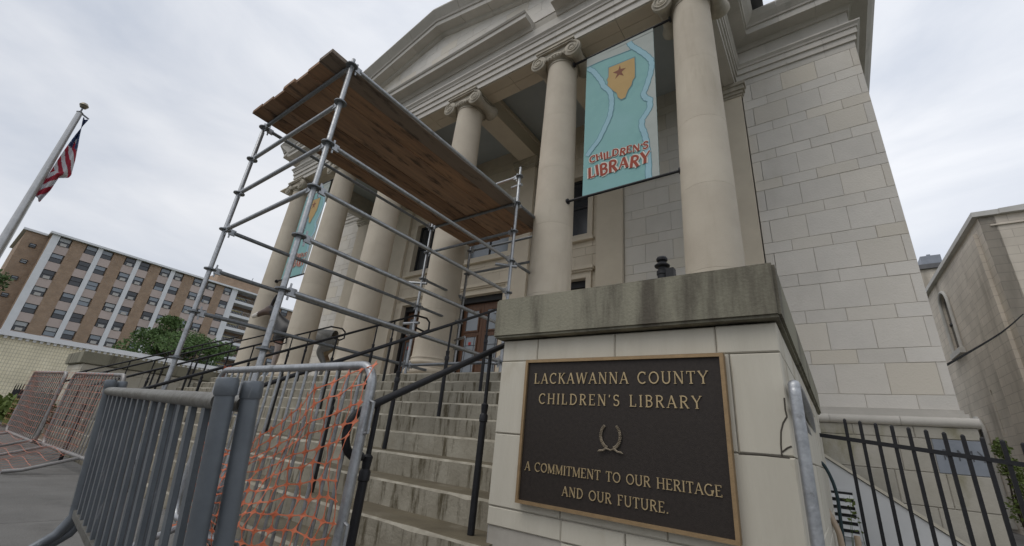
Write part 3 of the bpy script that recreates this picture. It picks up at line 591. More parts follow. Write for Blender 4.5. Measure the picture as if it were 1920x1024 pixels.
# ------------------------------------------------------------------ lettering (own stroke glyphs with serifs)
def arc(cx, cy, rx, ry, a0, a1, n=14): return [(cx + rx * math.cos(R(a0 + (a1 - a0) * k / n)), cy + ry * math.sin(R(a0 + (a1 - a0) * k / n))) for k in range(n + 1)]
T_, t_ = .118, .062
GLY = {   # width, strokes (points, width), serifs (x, y, half length)
 'A': (.78, [([(.06, 0), (.37, 1)], t_), ([(.37, 1), (.70, 0)], T_), ([(.18, .34), (.56, .34)], t_)], [(.06, 0, .11), (.70, 0, .12)]),
 'B': (.66, [([(.14, 0), (.14, 1)], T_), ([(.14, .97)] + arc(.32, .75, .24, .22, 90, -90) + [(.14, .53)], T_ * .8), ([(.14, .53)] + arc(.32, .28, .27, .25, 90, -90) + [(.14, .03)], T_ * .8)], [(.12, 0, .1), (.12, 1, .1)]),
 'C': (.80, [(arc(.44, .5, .37, .47, 48, 312, 24), T_ * .85), ([(.68, .98), (.68, .74)], t_ * .8)], []),
 'D': (.82, [([(.14, 0), (.14, 1)], T_), ([(.14, .97)] + arc(.32, .5, .40, .47, 90, -90, 20) + [(.14, .03)], T_ * .8)], [(.12, 0, .1), (.12, 1, .1)]),
 'E': (.66, [([(.14, 0), (.14, 1)], T_), ([(.14, .965), (.58, .965)], t_), ([(.14, .52), (.46, .52)], t_), ([(.14, .035), (.60, .035)], t_), ([(.57, 1.0), (.57, .80)], t_ * .8), ([(.59, 0), (.59, .22)], t_ * .8)], [(.12, 0, .1), (.12, 1, .1)]),
 'F': (.62, [([(.14, 0), (.14, 1)], T_), ([(.14, .965), (.56, .965)], t_), ([(.14, .52), (.44, .52)], t_), ([(.55, 1.0), (.55, .78)], t_ * .8)], [(.14, 0, .13), (.12, 1, .1)]),
 'G': (.86, [(arc(.44, .5, .37, .47, 48, 360, 26), T_ * .85), ([(.70, .02), (.70, .44)], T_)], [(.70, .44, .12)]),
 'H': (.84, [([(.14, 0), (.14, 1)], T_), ([(.70, 0), (.70, 1)], T_), ([(.14, .52), (.70, .52)], t_)], [(.14, 0, .13), (.14, 1, .13), (.70, 0, .13), (.70, 1, .13)]),
 'I': (.30, [([(.15, 0), (.15, 1)], T_)], [(.15, 0, .13), (.15, 1, .13)]),
 'K': (.78, [([(.14, 0), (.14, 1)], T_), ([(.62, 1), (.16, .45)], t_), ([(.30, .60), (.68, 0)], T_)], [(.14, 0, .13), (.14, 1, .13), (.62, 1, .1), (.68, 0, .1)]),
 'L': (.64, [([(.14, 0), (.14, 1)], T_), ([(.14, .035), (.58, .035)], t_), ([(.57, 0), (.57, .25)], t_ * .8)], [(.12, 0, .1), (.14, 1, .13)]),
 'M': (.98, [([(.12, 0), (.12, 1)], t_), ([(.12, 1), (.48, .05)], T_), ([(.48, .05), (.84, 1)], t_), ([(.84, 0), (.84, 1)], T_)], [(.12, 0, .1), (.08, 1, .09), (.84, 0, .12), (.88, 1, .09)]),
 'N': (.84, [([(.13, 0), (.13, 1)], t_), ([(.13, 1), (.70, .0)], T_), ([(.70, 0), (.70, 1)], t_)], [(.13, 0, .1), (.09, 1, .09), (.70, 1, .1)]),
 'O': (.88, [(arc(.44, .5, .37, .46, 0, 360, 32), T_ * .85)], []),
 'R': (.74, [([(.14, 0), (.14, 1)], T_), ([(.14, .97)] + arc(.32, .74, .26, .23, 90, -90) + [(.14, .51)], T_ * .8), ([(.34, .51), (.66, 0)], T_)], [(.14, 0, .13), (.12, 1, .1), (.67, 0, .09)]),
 'S': (.62, [(arc(.31, .735, .21, .225, 30, 270, 16) + arc(.31, .285, .235, .245, 90, -150, 16), T_ * .8), ([(.51, .97), (.51, .78)], t_ * .7), ([(.10, .03), (.10, .24)], t_ * .7)], []),
 'T': (.72, [([(.36, 0), (.36, 1)], T_), ([(.04, .965), (.68, .965)], t_), ([(.05, 1), (.05, .78)], t_ * .8), ([(.67, 1), (.67, .78)], t_ * .8)], [(.36, 0, .13)]),
 'U': (.82, [([(.14, 1), (.14, .34)] + arc(.41, .32, .27, .29, 180, 360, 14) + [(.68, .34), (.68, 1)], T_ * .85)], [(.14, 1, .13), (.68, 1, .12)]),
 'W': (1.14, [([(.06, 1), (.32, 0)], T_), ([(.32, 0), (.56, .98)], t_), ([(.56, .98), (.80, 0)], T_), ([(.80, 0), (1.06, 1)], t_)], [(.08, 1, .11), (1.06, 1, .1)]),
 'Y': (.76, [([(.06, 1), (.38, .46)], T_), ([(.38, .46), (.70, 1)], t_), ([(.38, 0), (.38, .46)], T_)], [(.08, 1, .11), (.68, 1, .1), (.38, 0, .13)]),
 '.': (.24, [([(.12, 0), (.12, .12)], .12)], []), "'": (.20, [([(.10, .98), (.08, .76)], .09)], []),
}
def ribbon(mb, pts, w, y, dep, closed=False):
    P = [Vector((a, 0, c)) for a, c in pts]; n = len(P); L_, R_ = [], []
    for i in range(n):
        a = P[max(0, i - 1)]; c = P[min(n - 1, i + 1)]
        if closed and i in (0, n - 1): a, c = P[n - 2], P[1]
        d = (c - a).normalized(); nn = Vector((-d.z, 0, d.x)) * w / 2
        L_.append(P[i] + nn); R_.append(P[i] - nn)
    f = Vector((0, y, 0)); bk = Vector((0, y + dep, 0)); b0 = len(mb.v)
    for i in range(n): mb.v += [L_[i] + f, R_[i] + f, R_[i] + bk, L_[i] + bk]
    for i in range(n - 1):
        for k in range(4): mb.f.append((b0 + i * 4 + k, b0 + i * 4 + (k + 1) % 4, b0 + (i + 1) * 4 + (k + 1) % 4, b0 + (i + 1) * 4 + k))
    mb.f.append((b0, b0 + 1, b0 + 2, b0 + 3)); e0 = b0 + (n - 1) * 4; mb.f.append((e0 + 3, e0 + 2, e0 + 1, e0))
_gl = {}
def glyph(ch, h, m, dep=.006, fat=1.0, serif=True, step=.00012):
    key = (ch, h, m, fat, serif)
    if key not in _gl:
        mb = MB(); k = 0
        for pts, w in GLY[ch][1]:
            ribbon(mb, [(a * h, c * h) for a, c in pts], w * h * fat, -k * step, dep, ch == 'O'); k += 1
        if serif:
            for x, y_, hl in GLY[ch][2]:
                yy = .022 if y_ < .3 else (y_ - .022 if y_ > .9 else y_)
                ribbon(mb, [((x - hl) * h, yy * h), ((x + hl) * h, yy * h)], .05 * h, -k * step, dep); k += 1
        _gl[key] = mb.mesh('letter', m, center=(0, 0, 0))[0]
    return _gl[key]
def line(text, x0, x1, z, h, y, m, parent, name='letter'):
    tot = sum(.45 if c == ' ' else GLY[c][0] for c in text) * h; gaps = len(text) - 1; tr = ((x1 - x0) - tot) / gaps; x = x0
    for c in text:
        if c != ' ': link(name, glyph(c, h, m), (x, y, z), parent)
        x += (.45 if c == ' ' else GLY[c][0]) * h + tr
pq = thing('bronze_plaque', 'dark bronze plaque with raised gold lettering and a wreath on the cream pier', 'plaque', (-.848, 1.98, -.27))
MB().box(-1.336, -.358, 1.967, 1.996, -.257, .423).build('plaque_field', 'bronze', pq)
fr = MB()
for a, c, z0, z1 in ((-1.348, -1.333, -.269, .435), (-.361, -.346, -.269, .435), (-1.333, -.361, .420, .435), (-1.333, -.361, -.269, -.254)): fr.box(a, c, 1.955, 1.9965, z0, z1)
fr.build('plaque_border', 'brass', pq)
line('LACKAWANNA COUNTY', -1.288, -.412, .308, .054, 1.962, 'letter', pq)
line("CHILDREN'S LIBRARY", -1.252, -.445, .205, .052, 1.962, 'letter', pq)
line('A COMMITMENT TO OUR HERITAGE', -1.308, -.393, -.118, .041, 1.962, 'letter', pq)
line('AND OUR FUTURE.', -1.090, -.600, -.205, .041, 1.962, 'letter', pq)
wr = MB()
for s in (-1, 1):
    base = arc(-.85, .072, .047, .054, -90 + s * 14, -90 + s * 136, 15)
    wr.tube([(a, 1.962, c) for a, c in base], .0022, 5)
    for k, (a, c) in enumerate(base):
        d = Vector((base[min(k + 1, 15)][0] - base[max(k - 1, 0)][0], 0, base[min(k + 1, 15)][1] - base[max(k - 1, 0)][1])).normalized(); nn = Vector((-d.z, 0, d.x))
        for q in (-1, 1, 0):
            dd = (d + nn * .75 * q).normalized(); P = Vector((a, 1.9605, c)); ln = .0135 * (1 - .25 * k / 15); sd_ = Vector((-dd.z, 0, dd.x)) * .0036
            wr.add([P, P + dd * ln * .5 + sd_ + Vector((0, -.002, 0)), P + dd * ln, P + dd * ln * .5 - sd_ + Vector((0, -.002, 0)), P + dd * ln * .5 + Vector((0, -.005, 0))], [(0, 1, 4), (1, 2, 4), (2, 3, 4), (3, 0, 4)])
for s in (-1, 1):
    wr.tube([(-.85, 1.96, .012), (-.85 + s * .02, 1.957, .018), (-.85 + s * .035, 1.957, .008), (-.85 + s * .052, 1.957, .006), (-.85 + s * .062, 1.958, .002)], [.003, .005, .004, .0045, .001], 6)
wr.build('wreath', 'wreath', pq)
# ------------------------------------------------------------------ banners
STATE = [(-2.36, 6.35), (-1.89, 6.33), (-1.885, 6.1), (-1.89, 5.88), (-1.93, 5.83), (-1.95, 5.74), (-2.01, 5.66), (-2.06, 5.52), (-2.13, 5.51), (-2.19, 5.59), (-2.21, 5.69), (-2.27, 5.77), (-2.38, 5.95), (-2.37, 6.02), (-2.39, 6.08), (-2.36, 6.14)]
STAR = [(-2.15, 6.30), (-2.135, 6.20), (-2.04, 6.17), (-2.12, 6.12), (-2.08, 6.01), (-2.16, 6.08), (-2.24, 6.02), (-2.20, 6.12), (-2.28, 6.19), (-2.18, 6.20)]
RIVL = [(-2.765, 6.56), (-2.66, 6.44), (-2.59, 6.30), (-2.50, 6.12), (-2.45, 5.96), (-2.36, 5.84), (-2.32, 5.74), (-2.30, 5.56), (-2.31, 5.38), (-2.34, 5.22), (-2.44, 5.0), (-2.53, 4.82), (-2.64, 4.70), (-2.74, 4.58)]
RIVR = [(-1.99, 6.76), (-1.93, 6.62), (-1.85, 6.51), (-1.71, 6.3), (-1.615, 6.12), (-1.60, 6.0), (-1.63, 5.82), (-1.70, 5.59), (-1.76, 5.44), (-1.72, 5.34), (-1.655, 5.28), (-1.66, 5.12), (-1.72, 5.02), (-1.79, 4.93), (-1.80, 4.79), (-1.76, 4.66), (-1.735, 4.5), (-1.71, 4.17), (-1.715, 3.79)]
def banner(label, dx, group):
    x0, x1, z0, z1 = -2.80 + dx, -1.555 + dx, 3.775, 6.76
    bn = thing('banner', label, 'banner', ((x0 + x1) / 2, 5.3, z0), group=group)
    wv = lambda x, z: 5.30 + .004 * math.sin((x - dx) * 2.2 + z * .8)
    nx, nz = 10, 24; g = MB(); V = [(x0 + (x1 - x0) * i / nx, wv(x0 + (x1 - x0) * i / nx, z0 + (z1 - z0) * k / nz), z0 + (z1 - z0) * k / nz) for k in range(nz + 1) for i in range(nx + 1)]
    B2 = [(a, y + .004, c) for a, y, c in V]; n0 = len(V); fs = [(k * (nx + 1) + i, k * (nx + 1) + i + 1, (k + 1) * (nx + 1) + i + 1, (k + 1) * (nx + 1) + i) for k in range(nz) for i in range(nx)]
    edge = [i for i in range(nx + 1)] + [k * (nx + 1) + nx for k in range(1, nz + 1)] + [nz * (nx + 1) + i for i in range(nx - 1, -1, -1)] + [k * (nx + 1) for k in range(nz - 1, 0, -1)]
    g.add(V + B2, fs + [tuple(n0 + q for q in f[::-1]) for f in fs] + [(a, c, c + n0, a + n0) for a, c in zip(edge, edge[1:] + edge[:1])])
    cl = g.build('banner_cloth', 'teal', bn, True)
    def strip(pts, w, off, m, name, closed=False):
        P = []
        for (a, za), (c, zb) in zip(pts, pts[1:]):
            for q in range(5): P.append((a + (c - a) * q / 5, za + (zb - za) * q / 5))
        P.append(pts[-1]); A, C = [], []
        for i, (a, z) in enumerate(P):
            p, q = P[max(0, i - 1)], P[min(len(P) - 1, i + 1)]; d = Vector((q[0] - p[0], 0, q[1] - p[1])).normalized(); nn = Vector((-d.z, 0, d.x)) * w / 2; wob = .012 * math.sin(i * 1.9)
            for lst, s in ((A, 1), (C, -1)):
                xx = min(max(a + nn.x * s + wob * .4, -2.797), -1.558) + dx; zz = z + nn.z * s; lst.append((xx, wv(xx, zz) - off, zz))
        return MB().quadstrip(A, C).build(name, m, cl)
    def patch(poly, off, m, name, scale=1.0):
        cxp = sum(a for a, _ in poly) / len(poly); czp = sum(c for _, c in poly) / len(poly); mb = MB(); pp = [(cxp + (a - cxp) * scale + dx, czp + (c - czp) * scale) for a, c in poly]
        mb.v = [Vector((a, wv(a, c) - off, c)) for a, c in pp] + [Vector((cxp + dx, wv(cxp + dx, czp) - off, czp))]; n = len(pp); mb.f = [(i, (i + 1) % n, n) for i in range(n)]
        return mb.build(name, m, cl)
    # grey ground beyond the right river and above the northern line
    gp = [(max(a, -1.97) + .0, z) for a, z in RIVR]
    A = [(a + dx, wv(a + dx, z) - .0025, z) for a, z in RIVR]; C = [(-1.557 + dx, wv(-1.557 + dx, z) - .0025, z) for a, z in RIVR]
    MB().quadstrip(A, C).build('printed_ground', 'bgrey', cl)
    topl = [(-2.797, 6.60), (-2.6, 6.605), (-2.46, 6.60), (-2.2, 6.575), (-1.94, 6.55)]
    MB().quadstrip([(a + dx, wv(a + dx, z) - .0025, z) for a, z in topl], [(a + dx, wv(a + dx, 6.757) - .0025, 6.757) for a, z in topl]).build('printed_ground', 'bgrey', cl)
    strip(topl, .018, .0035, 'riverline', 'printed_outline')
    for rv in (RIVL, RIVR): strip(rv, .105, .0045, 'riverline', 'printed_outline'); strip(rv, .083, .006, 'river', 'printed_river')
    patch(STATE, .0065, 'riverline', 'printed_outline', 1.05); patch(STATE, .008, 'tan', 'printed_county'); patch(STAR, .0095, 'star', 'printed_star')
    def hand(text, xa, xb, za, zb, h, jit):
        tot = sum(GLY[c][0] for c in text); tr = 0; x = xa; k = (xb - xa) / (tot * h); rr = random.Random(3)
        for i, c in enumerate(text):
            t = (x - xa) / (xb - xa); z = za + (zb - za) * t + rr.uniform(-jit, jit); hh = h * rr.uniform(.92, 1.12); ry = rr.uniform(-.16, .16)
            for fat, off, m, nme in ((3.7, .0095, 'whitelet', 'letter_outline'), (1.9, .0125, 'redlet', 'letter')):
                o = link(nme, glyph(c, h, m, .001, fat, False), (x + dx, wv(x + dx, z) - off - (.0006 * (i % 2)), z), cl, (0, ry, 0)); o.scale = (k * .92, 1, hh / h)
            x += GLY[c][0] * h * k
    hand("CHILDREN'S", -2.68, -1.70, 4.415, 4.345, .125, .016)
    hand('LIBRARY', -2.70, -1.67, 4.12, 4.075, .20, .02)
    for zz in (3.79, 6.84):
        rd_ = MB().tube([(-3.05 + dx, 5.305, zz), (-1.29 + dx, 5.305, zz)], .022, 10); rod = rd_.build('banner_rod', 'black', bn)
        for xx in (-3.055, -1.285): MB().tube([(xx + dx, 5.305, zz), (xx + dx + (.03 if xx > -2 else -.03), 5.305, zz)], .05, 10).build('bracket', 'black', rod)
    MB().box(x0, x1, 5.296, 5.312, 6.755, 6.86).build('banner_sleeve', 'bgrey', bn)
banner('teal banner with a gold county map and star between the two right columns', 0, "banners hung between columns")
banner('partly hidden teal banner between the two leftmost columns behind the scaffold', -9.72, "banners hung between columns")
# ------------------------------------------------------------------ scaffold
SXR, SXL = -3.60, -5.53; SYA, SYB, SYC = 1.56, 4.63, 5.72
sca_ = thing('scaffold', 'galvanized ring lock scaffold tower standing on the steps', 'scaffold', (SXR, SYA, G(SXR)))
LV = [round(.01 + .504 * k, 3) for k in range(-1, 9)]
def rosette_mesh():
    m = MB(); n = 16; vs = []; 
    prof = [(.030, -.006), (.062, -.006), (.062, .006), (.030, .006)]
    m.lathe((0, 0, 0), prof + [prof[0]], 16, False); m.lathe((0, 0, 0), [(.0285, -.022), (.0285, .022)], 14, False)
    return m.mesh('rosette', 'galvdark', True, (0, 0, 0))[0]
ROS = rosette_mesh()
def wedge_mesh():
    m = MB(); m.box(-.012, .012, .045, .115, -.035, .035); m.box(-.004, .004, .05, .066, -.075, .075); return m.mesh('wedge_head', 'galv', False, (0, 0, 0))[0]
WED = wedge_mesh()
posts = {}
def spost(x, y, z0, z1, lv, label=None):
    p = MB().tube([(x, y, z0), (x, y, z1 - .14), (x, y, z1 - .13), (x, y, z1)], [.0245, .0245, .019, .019], 14).build('post', 'galv', sca_, True)
    if label: p['label'] = label
    for z in lv:
        if z0 + .05 < z < z1 - .02: link('rosette', ROS, (x, y, z), p, (0, 0, random.uniform(0, .3)))
    c_ = MB().lathe((x, y, z0 + .5), [(.0245, -.012), (.03, -.01), (.03, .01), (.0245, .012)], 14, False)
    MB().box(x - .075, x + .075, y - .075, y + .075, z0 - .002, z0 + .008).build('base_plate', 'galvdark', p)
    return p
spost(SXR, SYA, G(SXR), 3.63, LV); spost(SXL, SYA, G(SXL), 3.60, LV)
spost(SXR, SYB, ZF, 4.22, LV); spost(SXL, SYB, ZF, 3.66, LV); spost(SXR, SYC, ZF, 3.66, LV); spost(SXL, SYC, ZF, 3.72, LV)
def ledger(p, q, name='ledger', m='galv'):
    p, q = Vector(p), Vector(q); d = (q - p).normalized(); a, c = p + d * .10, q - d * .10
    o = MB().tube([a, c], .0235, 12).build(name, m, sca_, True)
    for e_, dd in ((p, d), (q, -d)):
        ang = math.atan2(dd.y, dd.x) - math.pi / 2; link('wedge_head', WED, e_, o, (0, 0, ang))
    return o
lz = lambda k: .01 + .504 * k
for k in (7, 6, 5, 4): ledger((SXR, SYA, lz(k)), (SXL, SYA, lz(k)), m='galvdark' if k == 7 else 'galv')
for k in (7, 5, 4, 3, 2): ledger((SXR, SYA, lz(k)), (SXR, SYB, lz(k)))
for k in (7, 4, 3, 2): ledger((SXL, SYA, lz(k)), (SXL, SYB, lz(k)), m='galvdark')
for k in (7, 6, 2): ledger((SXR, SYB, lz(k)), (SXL, SYB, lz(k)), m='galvdark')
ledger((SXR, SYB, lz(8)), (SXL + .1, SYB, lz(8)))
for k in (7, 5, 3): ledger((SXR, SYB, lz(k)), (SXR, SYC, lz(k)), m='galvdark')
for k in (5, 4, 2): ledger((SXL, SYB, lz(k)), (SXL, SYC, lz(k)), m='galvdark')
for k in (7, 6, 2): ledger((SXR, SYC, lz(k)), (SXL, SYC, lz(k)), m='galvdark')
for (x, y, z, dx, dy) in ((SXR, SYB, 3.86, -.16, .03), (SXR, SYB, 2.44, -.2, -.12), (SXR, SYB, 1.72, -.22, .02), (SXL, SYB, 2.44, -.24, -.08), (SXL, SYB, 1.72, -.3, .02), (SXL, SYC, 1.70, .22, -.05), (SXR, SYB, .98, -.18, -.02)):
    MB().tube([(x - dx * .4, y - dy * .4, z), (x + dx, y + dy, z + .03)], .024, 10).build('coupler_stub', 'galv', sca_, True)
    
# planks lie on the ledgers, each one can be lifted off
pw_ = .232
px = SXL - .02 + .11
names = ['leftmost rough plank of the scaffold deck, overhanging the left posts', 'second plank from the left on the scaffold deck', 'third plank from the left on the scaffold deck', 'orange brown plank in the middle of the scaffold deck', 'dark weathered plank right of the middle of the scaffold deck', 'second plank from the right on the scaffold deck', 'rightmost plank of the scaffold deck beside the right top ledger']
n_pl = 7; w_ = (SXR - .05 - (SXL + .10)) / n_pl
for k in range(n_pl):
    x0 = SXL + .10 + k * w_; off = [-.012, .0, .012, -.008, .014, .004, -.012][k]
    mb = MB(); nseg = 16; ya, yb = SYA - .20 + off, SYC - .12 + off * .6; rr = random.Random(k); rows = []
    zb = lz(7) + .026 + [.0, .006, .002, .008, .001, .005, .0][k]
    for q in range(nseg + 1):
        y = ya + (yb - ya) * q / nseg; j = rr.uniform(-.004, .004); zz = zb - .010 * math.sin(math.pi * q / nseg) * rr.uniform(.8, 1.2)
        rows.append([(x0 + .006 + j, y, zz), (x0 + w_ - .006 + j, y, zz), (x0 + w_ - .006 + j, y, zz + .045), (x0 + .006 + j, y, zz + .045)])
    V = [p for r_ in rows for p in r_]; F = [(q * 4 + i, q * 4 + (i + 1) % 4, (q + 1) * 4 + (i + 1) % 4, (q + 1) * 4 + i) for q in range(nseg) for i in range(4)] + [(0, 1, 2, 3), tuple(nseg * 4 + i for i in (3, 2, 1, 0))]
    o = mb.add(V, F).build('scaffold_plank', 'plank'); tag(o, names[k], 'plank', 'planks of the scaffold deck')
# ------------------------------------------------------------------ crowd barriers
def barrier(name, label, A, Bp, H, npick, m, zg, lean=0, foot=.42, r=.021, pr=.008, bot=.16, feet=True, flip=1, pickm=None, group='steel crowd barriers', hooks=True, cr=.10):
    A, Bp = Vector(A), Vector(Bp); Ln = (Bp - A).length; ang = math.atan2(Bp.y - A.y, Bp.x - A.x); tilt = math.atan2(zg[1] - zg[0], Ln)
    t = thing(name, label, 'barrier', (A.x, A.y, zg[0]), (lean, -tilt, ang), group=group)
    pts = [(cr, 0, H), (Ln - cr, 0, H)]
    def corner(cx, cz, a0, a1): return [(cx + cr * math.cos(R(a0 + (a1 - a0) * k / 6)), 0, cz + cr * math.sin(R(a0 + (a1 - a0) * k / 6))) for k in range(7)]
    loop = corner(cr, H - cr, 180, 90) + corner(Ln - cr, H - cr, 90, 0) + corner(Ln - cr, bot + cr, 0, -90) + corner(cr, bot + cr, -90, -180)
    MB().tube(loop, r, 12, closed=True).build('frame', m, t, True)
    pk = MB().tube([(0, 0, bot), (0, 0, H)], pr, 8).mesh('picket', pickm or m, True, (0, 0, 0))[0]
    for k in range(npick):
        x = Ln * (k + 1) / (npick + 1); link('picket', pk, (x, 0, 0), t)
    if feet:
        for x in (.28, Ln - .28):
            MB().tube([(x, -foot, .02), (x, -foot * .75, .035), (x, 0, bot), (x, foot * .75, .035), (x, foot, .02)], .019, 10).build('foot', m, t, True)
    if hooks:
        for z in (H - .22, .38):
            MB().tube([(Ln + .0, 0, z - .07), (Ln + .045, 0, z - .06), (Ln + .045, 0, z + .06), (Ln, 0, z + .07)], .007, 8).build('hook', m, t, True)
    return t, ang, Ln, tilt
# one facing the camera (netted), two across the left part of the steps, one end-on beside the pier
bB = barrier('crowd_barrier', 'galvanized barrier draped with bright orange netting before the steps', (-3.47, 1.27), (-1.64, 1.19), 1.06, 17, 'galv', (G(-3.47), G(-1.64)))
b2 = barrier('crowd_barrier', 'brownish netted barrier left of the grey stacked barriers', (-8.30, 1.30), (-6.45, 1.42), 1.05, 17, 'barrier', (G(-8.3), G(-6.45)), foot=.55)
b1 = barrier('crowd_barrier', 'farthest netted barrier by the shrubs at the left', (-10.35, 1.16), (-8.42, 1.24), 1.05, 17, 'barrier', (G(-10.3), G(-8.4)), foot=.55)
bc = thing('pipe_rail', 'bent galvanized pipe rail along the right side of the plaque pier', 'railing', (-.107, 1.90, G(0)))
MB().tube(spline([(-.107, 1.90, G(0)), (-.107, 1.90, -.2), (-.107, 1.90, .20), (-.107, 1.905, .275), (-.107, 1.94, .298), (-.107, 2.2, .30), (-.116, 2.9, .30), (-.150, 4.0, .30), (-.186, 4.86, .30)], 5), .0205, 14).build('pipe', 'galv', bc, True)
MB().tube([(-.108, 1.90, .225), (-.186, 4.86, .225)], .011, 10).build('mid_bar', 'galv', bc, True)
# two grey capped barriers nested close to the camera, leaning to the street
def capped(name, label, A, Bp, H, lean, npick, z0, z1, topdrop=.05):
    A, Bp = Vector(A), Vector(Bp); Ln = (Bp - A).length; ang = math.atan2(Bp.y - A.y, Bp.x - A.x); tilt = math.atan2(z1 - z0, Ln)
    t = thing(name, label, 'barrier', (A.x, A.y, z0), (lean, -tilt, ang), group='grey capped barriers nested together')
    for x in (0, Ln):
        pst = MB().tube([(x, 0, .10), (x, 0, H)] if x == 0 else [(x, -.0, .24), (x, 0, H)], .0235, 18).build('end_post', 'greypaint', t, True)
        MB().lathe((x, 0, H - .035), [(.025, 0), (.0275, .004), (.0275, .04), (.023, .047), (.0, .048)], 18, False).build('cap', 'greypaint', pst, True)
    for x, s in ((0, 1), (Ln, 1)):
        MB().tube([(x, 0, .26), (x, .0, .20), (x, .05 * s, .12), (x, .16 * s, .05), (x, .34 * s, .03)], .025, 14).build('foot', 'greypaint', t, True)
    MB().tube([(.03, 0, H - topdrop), (Ln - .03, 0, H - topdrop)], .0225, 14).build('top_bar', 'greybar', t, True)
    MB().box(.03, Ln - .03, -.012, .012, .20, .235).build('bottom_bar', 'greybar', t)
    pk = MB().cbox(-.017, .017, -.008, .008, .235, H - topdrop, .003).mesh('picket', 'greypaint', False, (0, 0, 0))[0]
    for k in range(npick): link('picket', pk, (Ln * (k + 1) / (npick + 1), 0, 0), t)
# far end listed first so that +x runs to the near end
capped('capped_barrier', 'nearest grey barrier with capped posts leaning toward the street', (-1.30, .605), (-3.33, .79), .885, R(-7), 14, G(-1.3) + .0, G(-3.3) + .01)
capped('capped_barrier', 'second grey capped barrier nested behind the nearest one', (-1.29, .665), (-3.36, .845), .885, R(-7), 7, G(-1.3), G(-3.3) + .01)
# ------------------------------------------------------------------ orange netting
def net(name, label, m, rows, cols, fn, group='orange safety nets', sw=.0042, node=.013, jit=0.0):
    mb = MB(); P = [[Vector(fn(i / cols, j / rows)) + Vector((random.uniform(-jit, jit), random.uniform(-jit, jit) * .6, random.uniform(-jit, jit))) for i in range(cols + 1)] for j in range(rows + 1)]
    for j in range(rows + 1):
        for i in range(cols + 1):
            p = P[j][i]; nb = []
            for dj, di in ((0, 1), (1, 0), (0, -1), (-1, 0)):
                jj, ii = j + dj, i + di
                nb.append(P[jj][ii] - p if 0 <= jj <= rows and 0 <= ii <= cols else -(P[j - dj][i - di] - p))
            rr = node * random.uniform(.8, 1.3)
            tips = [p + v.normalized() * min(rr * 1.25, v.length * .4) for v in nb]; mids = [p + (nb[k].normalized() + nb[(k + 1) % 4].normalized()) * rr * .34 for k in range(4)]
            b0 = len(mb.v); 
            for k in range(4): mb.v += [tips[k], mids[k]]
            mb.v.append(p); mb.f += [(b0 + q, b0 + (q + 1) % 8, b0 + 8) for q in range(8)]
            for k, (dj, di) in enumerate(((0, 1), (1, 0))):
                jj, ii = j + dj, i + di
                if jj <= rows and ii <= cols:
                    q_ = P[jj][ii]; d = (q_ - p); side = nb[1 - k].normalized() * sw / 2
                    if k == 1: side = nb[0].normalized() * sw / 2
                    else: side = nb[1].normalized() * sw / 2
                    mb.add([p - side * 1.3, p + side * 1.3, q_ + side * 1.3, q_ - side * 1.3], [(0, 1, 2, 3)])
    me, c = mb.mesh(name, m); o = link(name, me, c); so_ = o.modifiers.new('thickness', 'SOLIDIFY'); so_.thickness = .0016
    tag(o, label, 'netting', group); return o
def netB(u, v):                                                      # v: 0 bottom, 1 top
    x = -3.25 + 1.64 * u
    rise = (max(0, u - .25) / .75) ** 1.25
    ztop = -.16 + .43 * rise + .015 * math.sin(9 * u)
    z = -.64 + (ztop + .64) * v
    x += .02 * math.sin(6 * v + 3 * u) + .05 * v * (1 - u) - .05 * (1 - v) * u
    y = 1.27 - .08 * (x + 3.47) / 1.83 - .045 + .028 * math.sin(7 * u + 5 * v) + .014 * math.sin(19 * u - 4 * v); z -= .03 * math.sin(math.pi * u * 2.3) * v; x += .022 * math.sin(15 * v + 2 * u) * u
    if v > .93 and u > .82: y += .03; z += .012
    return (x, y, z)
random.seed(11)
net('safety_net', 'bright orange net sagging on the galvanized barrier before the steps', 'orange', 12, 18, netB, sw=.0042, node=.023, jit=.012)
def netB2(u, v): return (-3.45 + .10 * u + .04 * math.sin(6 * v), 1.29 + .03 * math.sin(9 * v + 5 * u), -.35 + .66 * v)
net('safety_net', 'torn orange net bunched at the left end of the netted galvanized barrier', 'orange', 9, 3, netB2, sw=.006)
def netL(x0, x1, y0, y1, ph):
    def f(u, v):
        x = x0 + (x1 - x0) * u; y = y0 + (y1 - y0) * u; g = G(x)
        if v < .34:
            w = v / .34; return (x + .05 * math.sin(5 * v + 4 * u + ph), y - .62 * (1 - w) - .05, g + .03 + .02 * math.sin(11 * u + ph) + .22 * w * w)
        w = (v - .34) / .66; return (x + .03 * math.sin(7 * v + 5 * u + ph) + .05 * math.sin(9 * u) * w, y - .05 + .02 * math.sin(8 * u + 6 * v + ph), g + .25 + .80 * w)
    return f
net('safety_net', 'faded orange net on the brownish barrier left of the stacked barriers', 'fadednet', 17, 17, netL(-8.35, -6.75, 1.30, 1.40, 0), sw=.0026, node=.011)
net('safety_net', 'faded orange net spilling onto the pavement from the farthest barrier', 'fadednet', 17, 18, netL(-10.4, -8.35, 1.16, 1.24, 2), sw=.0026, node=.011)
